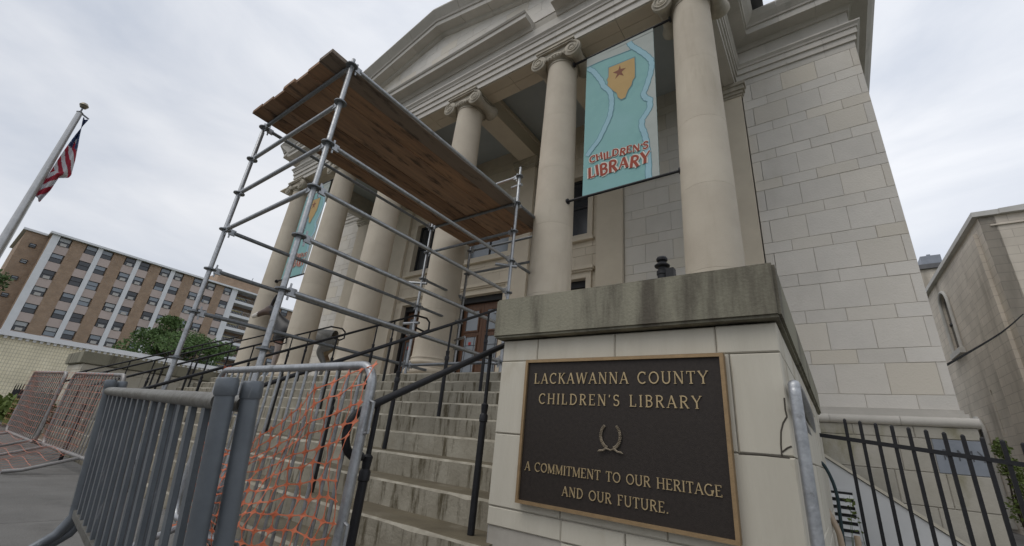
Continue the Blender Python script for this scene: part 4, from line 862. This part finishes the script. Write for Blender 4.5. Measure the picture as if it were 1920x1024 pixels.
# ------------------------------------------------------------------ handrails on the steps
def railz(y): return .55 + .525 * (y - 2.12)
def handrail(label, x, y0, y1, pst, dz=0, curl=True, loop=False, newel=None, r=.02):
    h = thing('handrail', label, 'handrail', (x, y0, stepz(0)), group='black iron handrails on the steps')
    pts = []
    if curl:
        for k in range(11):
            a = R(-35 - 20 * k); pts.append((x, y0 - .02 + .10 * math.cos(a) * 1.0, railz(y0) - .13 + .125 * math.sin(a)))
        pts = [(x, y0 + .05, railz(y0) - .19)] + [(x, y0 + .02 - .075 * math.sin(R(k * 18)), railz(y0) - .097 - .097 * math.cos(R(k * 18))) for k in range(0, 10)]
    pts += [(x, y0 + .02, railz(y0 + .02)), (x, y1, railz(y1))]
    if loop: pts += [(x, y1 + .25, railz(y1) + .02), (x, y1 + .33, railz(y1) - .03), (x, y1 + .34, railz(y1) - .16), (x, y1 + .25, railz(y1) - .22), (x, y1 + .05, railz(y1) - .20)]
    pts = [(a, b_, c + dz) for a, b_, c in pts]
    MB().tube(pts, r, 10).build('rail', 'black', h, True)
    for y, zf in pst:
        top = railz(y) + dz
        p = MB().tube([(x, y, zf), (x, y, zf + .58), (x, y, zf + .585), (x, y, zf + .62), (x, y, zf + .63), (x, y, zf + .68), (x, y, zf + .69), (x, y, top)], [.020, .020, .025, .025, .018, .022, .0115, .0115], 10).build('post', 'black', h, True)
    return h
def feet(js): return [(stepy(i) + .15, stepz(i) + 0) for i in js]
handrail('black handrail with curled end beside the plaque pier', -1.70, 1.22, 4.5, [(1.30, G(-1.7))] + feet([0, 3, 6]), 0, r=.018)
handrail('black handrail rising behind the netted barrier, second from the plaque pier', -3.30, 1.40, 4.55, [(1.48, G(-3.3))] + feet([0, 2, 4, 6]), curl=False, r=.017)
handrail('black handrail under the scaffold, third from the plaque pier', -5.50, 1.25, 4.6, [(1.33, G(-5.5))] + feet([0, 2, 4, 6, 7]), loop=True, curl=False, r=.017)
handrail('black handrail fourth from the plaque pier, left of the scaffold', -8.0, 1.40, 4.6, [(1.48, G(-8))] + feet([0, 2, 4, 6, 7]), loop=True, curl=False, r=.017)
handrail('black handrail fifth from the plaque pier, in front of the columns', -10.6, 1.5, 4.7, feet([0, 2, 4, 6]), .02, loop=True, curl=False, r=.017)
handrail('farthest black handrail next to the left stair pier', -12.25, 1.9, 4.6, feet([0, 2, 4, 6]), .06, loop=False, curl=False, r=.017)
# lamp-like iron newel on top of the plaque pier
nw = thing('iron_newel', 'black iron newel post with stacked knobs on top of the plaque pier', 'newel post', (-.85, 2.86, .812))
MB().lathe((-.85, 2.86, 0), [(.035, .812), (.035, 1.205), (.040, 1.21), (.040, 1.235), (.030, 1.245), (.030, 1.262), (.052, 1.272), (.054, 1.28), (.035, 1.298), (.024, 1.305), (.024, 1.31), (.038, 1.318), (.040, 1.332), (.032, 1.345), (0, 1.347)], 20, False).build('newel_shaft', 'black', nw, True)
MB().box(-.82, -.765, 2.83, 2.89, .812, 1.245).build('side_bracket', 'black', nw)
# ------------------------------------------------------------------ iron fence, white bulkhead, pipes at the right
fn = thing('iron_fence', 'black iron picket fence stepping down to the right of the pier', 'fence', (.5, 4.9, -1.3))
ftop = lambda x: .475 - .118 * x
frail = lambda x: .305 - .105 * x
pk = MB().box(-.012, .012, -.012, .012, -.72, .0).mesh('picket', 'black', False, (0, 0, 0))[0]
pkm = MB(); pkm.box(-.0125, .0125, -.0125, .0125, -1.62, -.012); pkm.add([(-.0125, -.0125, -.0119), (.0125, -.0125, -.0119), (.0125, .0125, -.0119), (-.0125, .0125, -.0119), (-.005, -.005, 0), (.005, -.005, 0), (.005, .005, 0), (-.005, .005, 0)], [(0, 1, 5, 4), (1, 2, 6, 5), (2, 3, 7, 6), (3, 0, 4, 7), (4, 5, 6, 7)])
pk = pkm.mesh('picket', 'black', False, (0, 0, 0))[0]
for k in range(22):
    x = .062 + .1025 * k; link('picket', pk, (x, 4.9, ftop(x)), fn)
for dz in (0, -1.15):
    MB().add([(x, y, frail(x) + dz + z) for x in (-.17, 2.35) for y in (4.882, 4.918) for z in (-.016, .016)], [(0, 1, 3, 2), (4, 6, 7, 5), (0, 4, 5, 1), (2, 3, 7, 6), (0, 2, 6, 4), (1, 5, 7, 3)]).build('fence_rail', 'black', fn)
MB().box(-.232, -.155, 4.86, 4.94, -1.3, .435).build('end_post', 'black', fn)
wb = thing('white_bulkhead', 'white rendered stair bulkhead sloping down behind the iron fence', 'bulkhead', (.3, 6.7, -1.2))
MB().prism([(-.60, -1.25), (2.0, -1.25), (1.85, -1.25), (.85, -.535), (-.22, .215), (-.60, .215)][0:1] + [(1.85, -1.25), (.85, -.535), (-.22, .215), (-.60, .48)], (0, 6.6, 0), (1, 0, 0), (0, 0, 1), (0, .9, 0)).build('bulkhead_wall', 'whitewall', wb)
MB().prism([(-.62, .49), (-.215, .222), (.855, -.528), (1.86, -1.24), (1.88, -1.22), (.87, -.50), (-.205, .25), (-.62, .52)], (0, 6.58, 0), (1, 0, 0), (0, 0, 1), (0, .94, 0)).build('bulkhead_coping', 'pier', wb)
lv = MB(); lv.box(-.27, .045, 6.585, 6.62, -.64, -.60); lv.box(-.27, .045, 6.585, 6.62, -.165, -.13); lv.box(.03, .06, 6.584, 6.62, -.64, -.13); lv.build('louver_frame', 'whitewall', wb)
MB().box(-.27, .03, 6.592, 6.61, -.60, -.165).build('louver_shade', 'darkframe', wb)  # near-black sheet, its colour stands in for the shade between the slats
for k in range(6):
    z = -.20 - .076 * k
    MB().add([(-.27, 6.57, z - .03), (.03, 6.57, z - .03), (.03, 6.598, z + .02), (-.27, 6.598, z + .02), (-.27, 6.577, z - .034), (.03, 6.577, z - .034), (.03, 6.605, z + .016), (-.27, 6.605, z + .016)], [(0, 1, 2, 3), (7, 6, 5, 4), (0, 4, 5, 1), (1, 5, 6, 2), (2, 6, 7, 3), (3, 7, 4, 0)]).build('slat', 'whitewall', wb)
hs_ = MB().tube(spline([(-.205, 4.46, .076), (-.16, 4.45, .086), (-.13, 4.45, .066), (-.095, 4.45, -.03), (-.078, 4.45, -.15), (-.084, 4.45, -.35), (-.10, 4.45, -.8), (-.12, 4.45, -1.17)]), .012, 8).build('hose', 'hose', None, True); tag(hs_, 'thin blue green hose looping over the fence post beside the pier', 'hose')
cdt = MB().tube(spline([(-.216, 4.47, .10), (-.214, 4.47, -.13), (-.19, 4.46, -.18), (-.115, 4.45, -.36), (-.10, 4.45, -.46), (-.10, 4.45, -.75), (-.10, 4.45, -1.18)], 4), .022, 10).build('conduit', 'conduit', None, True); tag(cdt, 'bent tan conduit pipe between the barrier and the iron fence', 'pipe')
cd2 = MB().tube([(.0, 4.47, -.40), (.012, 4.47, -1.18)], .02, 10).build('pipe_stub', 'conduit', None, True); tag(cd2, 'short tan pipe stub standing behind the first fence pickets', 'pipe')
# climbing weed on the louver
def leaves(mb, c, n, spread, size, rr, flat=1.0):
    for _ in range(n):
        while True:
            d = Vector((rr.uniform(-1, 1), rr.uniform(-1, 1), rr.uniform(-1, 1)))
            if d.length < 1: break
        p = Vector(c) + Vector((d.x * spread[0], d.y * spread[1], d.z * spread[2])); a = Vector((rr.gauss(0, 1), rr.gauss(0, 1), rr.gauss(0, .6) * flat)).normalized(); b_ = a.orthogonal().normalized(); b_ = (b_ * math.cos(rr.uniform(0, 6)) + a.cross(b_) * math.sin(rr.uniform(0, 6))).normalized()
        s = size * rr.uniform(.6, 1.3); mb.add([p, p + a * s * .5 + b_ * s * .3, p + a * s, p + a * s * .5 - b_ * s * .3], [(0, 1, 2, 3)])
def plant(name, label, cat, base, stems, crown, m='leaf', mstem='bark', sr=.02, group=None):
    t = thing(name, label, cat, base, group=group); rr = random.Random(hash(label) % 1000); rr = random.Random(len(label))
    sm = MB()
    for tip in stems:
        B0 = Vector(base); T = Vector(tip); mid = (B0 + T) / 2 + Vector((rr.uniform(-.1, .1), rr.uniform(-.1, .1), 0)) * (T - B0).length * .5
        sm.tube([B0, mid, T], [sr, sr * .7, sr * .3], 6)
    sm.build('stem', mstem, t, True)
    lf = MB()
    for c, n, spr, size in crown: leaves(lf, c, n, spr, size, rr)
    f_ = lf.build('foliage', m, t); f_['kind'] = 'stuff'
    return t
plant('climbing_weed', 'spindly green weed climbing in front of the louvered vent', 'weed', (.0, 5.0, -1.2), [(.0, 5.02, -.15), (-.03, 5.0, -.35), (.03, 5.0, -.3)], [((.0, 5.02, -.22), 16, (.04, .03, .08), .045), ((.0, 5.02, -.38), 14, (.04, .03, .1), .04), ((-.03, 5.0, -.6), 16, (.07, .04, .12), .05)], 'leafb', 'leaf', .004)
# ------------------------------------------------------------------ overhead cable
cb_ = MB().tube(spline([(1.318, 8.2, 1.52), (2.9, 12.2, 2.9), (4.46, 16.6, 4.42)], 8), .016, 6).build('overhead_cable', 'cable', None); tag(cb_, 'dark cable running from the library corner to the stone church', 'cable')
# ------------------------------------------------------------------ church at the right
CA = math.atan2(-.334, 7.65)                                          # small yaw of its side wall
ch = thing('stone_church', 'sandstone church with arched windows right of the library', 'church', (4.5, 17.5, -1.3), (0, 0, -CA))
H_ = 7.8 + 1.3
# local frame: side wall at x=0 (faces -x), y into depth, front at y=0
bb = MB()
wins = [(5.05, 6.05, 6.15, 7.95), (5.3, 6.4, .4, 3.1)]              # y0,y1,z0,spring  (arched, on the side wall)
slit = [(.92, 1.06, 5.2, 6.05), (1.0, 1.14, 1.7, 4.2), (3.55, 3.68, 3.0, 4.4)]
ys = sorted({.0, 9.0, *[w for q in wins for w in q[:2]], *[w for q in slit for w in q[:2]]})
for y0, y1 in zip(ys, ys[1:]):
    hh = sorted([(q[2], q[3] + (q[1] - q[0]) / 2 if q in wins else q[3]) for q in wins + slit if q[0] <= y0 + .001 and q[1] >= y1 - .001]); cur = 0
    for z0, z1 in hh:
        if z0 > cur: bb.box(0, .35, y0, y1, cur, z0)
        cur = z1
    bb.box(0, .35, y0, y1, cur, H_)
for y0, y1, z0, zs in wins:                                           # spandrels over the arches
    r_ = (y1 - y0) / 2; cy = (y0 + y1) / 2; n = 12
    for k in range(n):
        a0, a1 = math.pi * k / n, math.pi * (k + 1) / n
        p0, p1 = (cy + r_ * math.cos(a0), zs + r_ * math.sin(a0)), (cy + r_ * math.cos(a1), zs + r_ * math.sin(a1))
        bb.prism([p0, (p0[0], zs + r_), (p1[0], zs + r_), p1], (0.001, 0, 0), (0, 1, 0), (0, 0, 1), (.348, 0, 0))
bb.box(.35, 7, .35, 8.7, 0, H_); bb.box(.001, 7, -.0, .349, 0, H_ - .001)
cw = bb.build('church_wall', 'church', ch)
for y0, y1, z0, zs in wins:
    r_ = (y1 - y0) / 2; cy = (y0 + y1) / 2
    for rr_, d, nme in ((r_ + .14, -.05, 'arch_trim'),):
        path = [(d, y0 - .07, z0)] + [(d, cy - (r_ + .07) * math.cos(math.pi * k / 14), zs + (r_ + .07) * math.sin(math.pi * k / 14)) for k in range(15)] + [(d, y1 + .07, z0)]
        MB().tube(path, .06, 8).build('arch_trim', 'coping', cw, True)
    poly = [(y0, z0), (y1, z0)] + [(cy + r_ * math.cos(math.pi * k / 12), zs + r_ * math.sin(math.pi * k / 12)) for k in range(13)]
    MB().prism(poly, (.07, 0, 0), (0, 1, 0), (0, 0, 1), (.02, 0, 0)).build('pane', 'darkglass', cw)
    MB().box(.045, .075, cy - .03, cy + .03, z0, zs + r_ - .05).build('mullion', 'darkframe', cw); MB().box(.04, .078, y0, y1, (z0 + zs) / 2 + .2, (z0 + zs) / 2 + .28).build('transom', 'darkframe', cw)
    MB().box(-.16, .2, y0 - .2, y1 + .2, z0 - .2, z0 - .001).build('sill', 'coping', cw)
for y0, y1, z0, z1 in slit: MB().box(.05, .08, y0 - .01, y1 + .01, z0, z1).build('slit_pane', 'darkglass', cw)
MB().box(-.10, -.002, 0.45, 2.2, 0, H_ - .35).build('buttress', 'church', ch)
for a, c in ((-.12, 2.0), (2.0, 4.3), (4.3, 6.6), (6.6, 9.1)):
    MB().box(-.14, .45, a + .01, c - .01, H_, H_ + .16).build('coping_stone', 'coping', ch)
for k in range(4): MB().prism([(.45 + k * 1.7, H_ + .0), (.45 + (k + 1) * 1.7 - .01, H_ + .0), (.45 + (k + 1) * 1.7 - .01, H_ + .16 + .08 * (k + 1)), (.45 + k * 1.7, H_ + .16 + .08 * k)], (0, -.14, 0), (1, 0, 0), (0, 0, 1), (0, .55, 0)).build('coping_stone', 'coping', ch)
MB().box(.2, 7, -.05, -.001, H_ - .34, H_ - .30).build('string_course', 'church', ch)
bk = thing('rear_building', 'flat roofed stone block with rooftop unit behind the church', 'building', (8, 44, -1.3))
MB().box(4.7, 14, 40, 52, -1.3, 14.4).build('block_wall', 'church', bk); MB().box(4.5, 14.2, 39.8, 52.2, 14.41, 14.75).build('roof_edge', 'roof', bk)
ru = MB().box(6.85, 7.95, 40.4, 42.5, 14.75, 15.6).build('rooftop_unit', 'metalunit', bk); MB().box(7.3, 7.5, 40.8, 41.2, 15.6, 15.85).build('vent', 'metalunit', ru); MB().box(7.7, 7.82, 40.8, 41.2, 15.6, 15.75).build('vent', 'metalunit', ru)
plant('flowering_shrub', 'yellow green shrub behind the right end of the iron fence', 'shrub', (2.28, 11.2, -1.1), [(2.2, 11.1, .7), (2.3, 11.2, .8), (2.36, 11.2, .4), (2.14, 11.1, .4)], [((2.17, 11, .66), 420, (.10, .2, .16), .05), ((2.24, 11.1, .36), 520, (.15, .25, .18), .05), ((2.32, 11.1, .12), 520, (.16, .25, .16), .05), ((2.26, 11.2, -.25), 500, (.2, .3, .25), .055)], 'leafb')
# ------------------------------------------------------------------ apartment block at the left
ap = thing('apartment_block', 'seven storey brown brick apartment block with white pilasters', 'apartment block', (-104, 24, -1.25))
AX = -96.0; TOP = 24.2
rowz = [23.2 - 2.75 * k for k in range(9)]
cols = [6.96, 10.23, 12.24, 15.44, 17.48, 20.65, 22.73, 25.98, 28.33, 31.33]
body = MB().box(-114, AX - .25, 5.3, 33.2, -1.25, TOP - .2); body.box(-114, AX - 3.0, 33.2, 38.0, -1.25, TOP - .2); body.box(-114, AX - .4, 38.0, 58, -1.25, TOP - 1.2); body.box(-114, -98.5, 2.7, 5.3, -1.25, TOP - .2)
abody = body.build('brick_body', 'brick', ap)
# brick strips between the window pairs
edges = [(7.75, 9.45), (13.05, 14.65), (18.25, 19.85), (23.5, 25.2), (29.1, 30.6)]
for a, c in edges: MB().box(AX - .3, AX + .02, a, c, -1.25, TOP - .25).build('brick_strip', 'brick', abody)
for a, c in ((5.35, 6.25), (10.93, 11.57), (16.14, 16.78), (21.37, 22.01), (26.83, 27.47), (32.05, 33.1)): MB().box(AX - .3, AX + .16, a, c, -1.25, TOP - .21).build('white_pilaster', 'pilaster', abody)
def awindow(yc, z, k, w=1.38, h=1.42, x=AX, ac=True):
    y0, y1, z0, z1 = yc - w / 2, yc + w / 2, z - h / 2, z + h / 2
    fr = MB(); t = .07
    for a, c, q0, q1 in ((y0, y0 + t, z0, z1), (y1 - t, y1, z0, z1), (y0 + t, y1 - t, z1 - t, z1), (y0 + t, y1 - t, z0, z0 + t), (y0 + t, y1 - t, z - .03, z + .05)): fr.box(x - .22, x - .10, a, c, q0, q1)
    o = fr.build('window', 'darkframe', ap)
    r_ = random.random(); MB().box(x - .19, x - .16, y0 + t, y1 - t, z + .05, z1 - t).build('pane', 'blindwhite' if r_ < .3 else ('blindglass' if r_ < .8 else 'darkglass'), o)
    MB().box(x - .185, x - .155, y0 + t, y1 - t, z0 + t, z - .03).build('pane', 'darkglass' if random.random() < .75 else 'blindglass', o)
    if ac and random.random() < .72:
        m = MB().box(x - .2, x + .12, yc - .36, yc + .36, z0 + .02, z0 + .46); a_ = m.build('air_conditioner', 'acunit', o)
    return o
random.seed(21)
for ci, yc in enumerate(cols):
    for k, z in enumerate(rowz):
        awindow(yc, z, k, ac=ci not in (1, 2))
        y0 = yc - .80; y1 = yc + .80
        MB().box(AX - .28, AX - .02, y0, y1, z - 2.75 + .72, z - .73).build('spandrel_panel', 'spandrel', abody)
for z in (21.9, 19.2, 16.45, 13.7): awindow(4.07, z, 0, .75, .62, -98.5 + .26, False)
for z in rowz[:7]: awindow(40.0, z - .9, 0, x=AX - .15); awindow(43.5, z - .9, 0, x=AX - .15)
# stacked balconies
for k in range(9):
    z = 23.2 - 2.75 * k - 1.55
    bl = MB().box(AX - 3.0, AX + .05, 33.11, 37.9, z - .25, z).build('balcony', 'pilaster', ap)
    MB().box(AX - .1, AX + .04, 33.12, 37.88, z + .001, z + .30).build('balcony_fascia', 'pilaster', bl)
    rl = MB(); rl.box(AX - .06, AX, 33.15, 37.85, z + 1.05, z + 1.11)
    for q in range(16): y = 33.3 + q * .30; rl.box(AX - .045, AX - .015, y, y + .04, z + .30, z + 1.05)
    rl.build('balcony_railing', 'acunit', bl)
    MB().box(AX - 2.98, AX - 2.9, 33.6, 36.4, z + .35, z + 1.9).build('balcony_door', 'darkglass', bl); MB().box(AX - 2.88, AX - 2.8, 33.8, 36.0, z + 1.35, z + 1.62).build('yellow_panel', 'yellowlamp', bl)
MB().box(AX - 3.0, AX + .1, 37.9, 38.6, -1.25, TOP - .3).build('white_pilaster', 'pilaster', abody)
for a, c, x in ((5.0, 38.3, AX + .55), (2.3, 4.99, -98.2)): MB().box(-114.4, x, a, c, TOP - .2, TOP + .12).build('roof_edge', 'pilaster', ap)
MB().box(-114, AX + .1, 38.3, 58.2, TOP - 1.2, TOP - .9).build('roof_edge', 'pilaster', ap)
MB().box(-112, -98.5, 29.6, 38.4, TOP + .1, 27.0).build('penthouse', 'brick', ap)
an = MB(); an.tube([(-99, 36, 27), (-99, 36.2, 28.3)], .06, 5); an.tube([(-99, 31, 27), (-99, 31, 27.4)], .3, 6); an.build('antenna', 'roof', ap)
# ------------------------------------------------------------------ low yellow block building
yb_ = thing('block_building', 'low yellow glazed block building with white roof edge at the left', 'building', (-34, 8, -.5))
MB().box(-45, -30, -9, 26, -1.0, 2.42).build('block_wall', 'yblock', yb_)
MB().box(-45.2, -29.8, -9.2, 26.2, 2.44, 2.66).build('roof_edge', 'pilaster', yb_)
dn = MB()
for k in range(150): y = -8.9 + k * .234; dn.box(-29.99, -29.9, y, y + .11, 2.33, 2.4395)
dn.build('eave_vent_strip', 'white', yb_)['kind'] = 'stuff'
# ------------------------------------------------------------------ trees and planting
def tree(label, base, h, cr, rz, n, seed, m='leaf', group='street trees'):
    rr = random.Random(seed); t = thing('street_tree', label, 'tree', base, group=group); B0 = Vector(base); tr = MB(); top = B0 + Vector((0, 0, h * .55))
    tr.tube([B0, B0 + Vector((.1, .05, h * .3)), top], [h * .03, h * .022, h * .012], 10); lf = MB(); cen = B0 + Vector((0, 0, h - rz))
    for k in range(26):
        while True:
            d = Vector((rr.uniform(-1, 1), rr.uniform(-1, 1), rr.uniform(-1, 1)))
            if .35 < d.length < 1: break
        c = cen + Vector((d.x * cr * .82, d.y * cr * .82, d.z * rz * .82)); tr.tube([top - Vector((0, 0, h * .15 * rr.random())), (top + c) / 2 + Vector((0, 0, -.1 * h * rr.random())), c], [h * .009, h * .006, h * .002], 5)
        s = rr.uniform(.16, .36); leaves(lf, c, n // 26, (cr * s, cr * s, rz * s * .85), h * .026, rr)
    tr.build('trunk', 'bark', t, True); f_ = lf.build('crown', m, t); f_['kind'] = 'stuff'
tree('round green tree in front of the apartment block balconies', (-50, 14.3, -.6), 9.4, 4.7, 3.4, 17000, 3)
tree('green tree cut by the left edge of the photo', (-62, -.6, -.6), 12.2, 4.4, 4.4, 12000, 4)
lf_ = thing('iron_fence', 'low black iron fence by the shrubs before the yellow wall', 'fence', (-16, 1.5, -.6))
pk2 = MB().tube([(0, 0, -.75), (0, 0, .05), (0, 0, .12)], [.012, .012, .002], 6).mesh('picket', 'black', False, (0, 0, 0))[0]
for k in range(24): link('picket', pk2, (-17.6 + k * .11, 1.75, .02 if k % 4 else .16), lf_)
for z in (-.02, -.5): MB().box(-17.7, -15.0, 1.735, 1.765, z - .012, z + .012).build('fence_rail', 'black', lf_)
plant('bright_shrub', 'bright green shrub at the left edge by the low iron fence', 'shrub', (-14.6, 1.55, -.62), [(-14.7, 1.5, -.2), (-14.4, 1.6, -.2), (-14.9, 1.6, -.25)], [((-14.7, 1.5, -.28), 420, (.45, .25, .22), .14), ((-14.1, 1.6, -.35), 260, (.35, .25, .2), .13)], 'leafb')
plant('dark_shrub', 'dark green shrubs behind the netted barriers', 'shrub', (-12.9, 1.75, -.62), [(-12.9, 1.75, .0), (-12.6, 1.75, -.1)], [((-13.0, 1.72, -.25), 420, (.5, .2, .38), .14)], 'leaf')
# ------------------------------------------------------------------ flagpole and flag
fp = thing('flagpole', 'tall silver flagpole with a ball finial at the left', 'flagpole', (-12, .14, G(-12)))
MB().tube([(-12, .14, G(-12)), (-12, .14, 2.5), (-12, .14, 5.62)], [.085, .075, .048], 16).build('pole', 'flagpole', fp, True)
MB().lathe((-12, .14, 5.62), [(.05, 0), (.06, .01), (.03, .04), (.015, .05), (.015, .14)], 12, False).build('truck', 'galvdark', fp, True)
MB().lathe((-12, .14, 5.82), [(.0, -.075), (.05, -.06), (.078, 0), (.05, .05), (0, .075)], 14, False).build('finial_ball', 'gold', fp, True)
MB().tube([(-12, .19, 5.62), (-12, .30, 5.58)], .018, 8).build('pulley', 'galvdark', fp)
MT['flagred'] = mat('flag red', (.33, .025, .045), (.28, .02, .04), 6, .8); MT['flagwhite'] = mat('flag white', (.55, .55, .57), (.5, .5, .53), 6, .8); MT['flagblue'] = mat('flag blue', (.035, .06, .14), (.03, .05, .12), 6, .8)
FW = [(0, .02), (.12, .10), (.30, .23), (.45, .33), (.62, .42), (.66, .40), (.70, .22), (.85, .20), (1.0, .13)]
def fwid(s):
    for (a, wa), (c, wc) in zip(FW, FW[1:]):
        if a <= s <= c: return .68 * (wa + (wc - wa) * (s - a) / (c - a))
    return .1
ns, nw_ = 90, 26; zt_, zb_ = 5.55, 3.62; V = []; F = []; MI = []
for i in range(ns + 1):
    s = i / ns
    for j in range(nw_ + 1):
        w = j / nw_; yy = .20 + fwid(s) * w + (.10 * (1 - s) ** 3) * (1 - w); V.append((-12 + .07 * math.sin(w * 9 + s * 4) * (.2 + w * .6), yy, zt_ + (zb_ - zt_) * s - .10 * w * s))
rr = random.Random(9)
for i in range(ns):
    for j in range(nw_):
        F.append((i * (nw_ + 1) + j, i * (nw_ + 1) + j + 1, (i + 1) * (nw_ + 1) + j + 1, (i + 1) * (nw_ + 1) + j)); s, w = i / ns, j / nw_
        tco = s - .30 * w * (1 if s < .66 else -1.2) * fwid(s) * 3.0
        if s < .36 and not (w > .45 and s > .25 and w < .62): MI.append(2 if not (i % 5 == 2 and j % 5 == 1) else 1)
        else: MI.append(0 if int((tco + 3) * 14) % 2 else 1)
me = bpy.data.meshes.new('flag'); me.from_pydata([Vector(v) - Vector((-12, .3, 4.6)) for v in V], [], F)
for k in ('flagred', 'flagwhite', 'flagblue'): me.materials.append(MT[k])
me.polygons.foreach_set('material_index', MI); me.polygons.foreach_set('use_smooth', [True] * len(F))
fo = link('flag', me, (-12, .3, 4.6)); so_ = fo.modifiers.new('cloth', 'SOLIDIFY'); so_.thickness = .004
tag(fo, 'limp striped flag with a blue starred canton hanging on the silver flagpole', 'flag')
# ------------------------------------------------------------------ painted mule statue on the porch
ms = bpy.data.materials.new('painted statue'); ms.use_nodes = True; t_n = ms.node_tree; n_ = t_n.nodes; l_ = t_n.links; bs = n_['Principled BSDF']; bs.inputs['Roughness'].default_value = .45
at = n_.new('ShaderNodeVertexColor'); at.layer_name = 'paint'; nz = n_.new('ShaderNodeTexNoise'); nz.inputs['Scale'].default_value = 7; mxn = n_.new('ShaderNodeMix'); mxn.data_type = 'RGBA'; mxn.blend_type = 'MULTIPLY'; mxn.inputs['Factor'].default_value = .5
l_.new(at.outputs['Color'], mxn.inputs['A']); l_.new(nz.outputs['Fac'], mxn.inputs['B']); l_.new(mxn.outputs['Result'], bs.inputs['Base Color'])
MT['statue'] = ms
# local frame: x = forward, origin at the hooves under the hips
SKV = [((0, 0, 1.30), .23), ((.45, 0, 1.27), .26), ((.95, 0, 1.28), .27), ((1.25, 0, 1.38), .23), ((1.48, 0, 1.66), .16), ((1.66, 0, 1.88), .13), ((1.80, 0, 1.90), .115), ((2.0, 0, 1.80), .085), ((2.18, 0, 1.70), .07), ((2.24, 0, 1.66), .06),
       ((-.22, 0, 1.28), .15), ((-.40, 0, 1.12), .04), ((-.46, 0, .75), .05)]
SKE = [(0, 1), (1, 2), (2, 3), (3, 4), (4, 5), (5, 6), (6, 7), (7, 8), (8, 9), (0, 10), (10, 11), (11, 12)]
def leg(root, pts):
    i0 = root
    for p, r_ in pts: SKV.append((p, r_)); SKE.append((i0, len(SKV) - 1)); i0 = len(SKV) - 1
for s in (-1, 1):
    leg(10, [((-.12, s * .15, 1.08), .15), ((.02, s * .16, .84), .10), ((-.20, s * .16, .54), .065), ((-.17, s * .16, .26), .048), ((-.14, s * .16, .12), .052), ((-.10, s * .16, .03), .07)])
    leg(3, [((1.18, s * .17, 1.12), .15), ((1.12, s * .17, .86), .10), ((1.15, s * .16, .52), .065), ((1.14, s * .16, .26), .045), ((1.16, s * .16, .12), .05), ((1.19, s * .16, .03), .068)])
    leg(6, [((1.74, s * .07, 2.02), .045), ((1.68, s * .12, 2.18), .05), ((1.64, s * .15, 2.34), .015)])
me = bpy.data.meshes.new('mule_statue'); me.from_pydata([v for v, r_ in SKV], SKE, []); so2 = bpy.data.objects.new('mule_statue', me); COL.objects.link(so2)
sk = so2.modifiers.new('skin', 'SKIN'); su = so2.modifiers.new('sub', 'SUBSURF'); su.levels = 2; su.render_levels = 2
for i, (v, r_) in enumerate(SKV): me.skin_vertices[0].data[i].radius = (r_, r_)
me.skin_vertices[0].data[0].use_root = True
dg = bpy.context.evaluated_depsgraph_get(); ev = bpy.data.meshes.new_from_object(so2.evaluated_get(dg)); so2.modifiers.clear(); so2.data = ev; ev.name = 'mule_statue'
ca = ev.color_attributes.new('paint', 'FLOAT_COLOR', 'POINT')
for i, v in enumerate(ev.vertices):
    x, y, z = v.co
    if x > 2.08: c = (.62, .58, .52)
    elif x > 1.7 and z > 1.6: c = (.10, .065, .05) if z < 1.92 or x > 1.78 else (.03, .025, .025)
    elif x > .5 and z > 1.02: c = (.012, .011, .011)
    elif z < .12: c = (.03, .025, .02)
    elif x > .98: c = (.36, .30, .27) if z < .95 else (.22, .10, .07)
    elif x > .35: c = (.20, .21, .22)
    else: c = (.20, .20, .19) if y > .05 or z > 1.38 else ((.33, .26, .16) if math.sin(z * 16 + x * 9) > -.2 else (.22, .14, .08))
    ca.data[i].color = (*[k * 1.3 for k in c], 1)
ev.materials.clear(); ev.materials.append(ms); ev.polygons.foreach_set('use_smooth', [True] * len(ev.polygons))
so2.location = (-10.98, 6.25, ZF + .10); so2.rotation_euler = (0, 0, math.atan2(-1.12, -1.62)); WL[so2] = Vector(so2.location)
tag(so2, 'painted mule statue with dark neck and pale muzzle standing among the columns', 'statue')
pb = MB().box(-12.75, -10.75, 4.95, 6.75, 0, .10); pp = thing('statue_plinth', 'low plinth under the painted mule statue', 'plinth', (-11.7, 5.8, ZF))
MB().box(-.35, 1.65, -.42, .42, 0, .098).mesh
pm, pc = MB().box(-.42, 1.55, -.40, .40, 0, .099).mesh('plinth_slab', 'galvdark', False, (0, 0, 0)); po = link('plinth_slab', pm, (-10.98, 6.25, ZF + .001), pp, so2.rotation_euler[:])
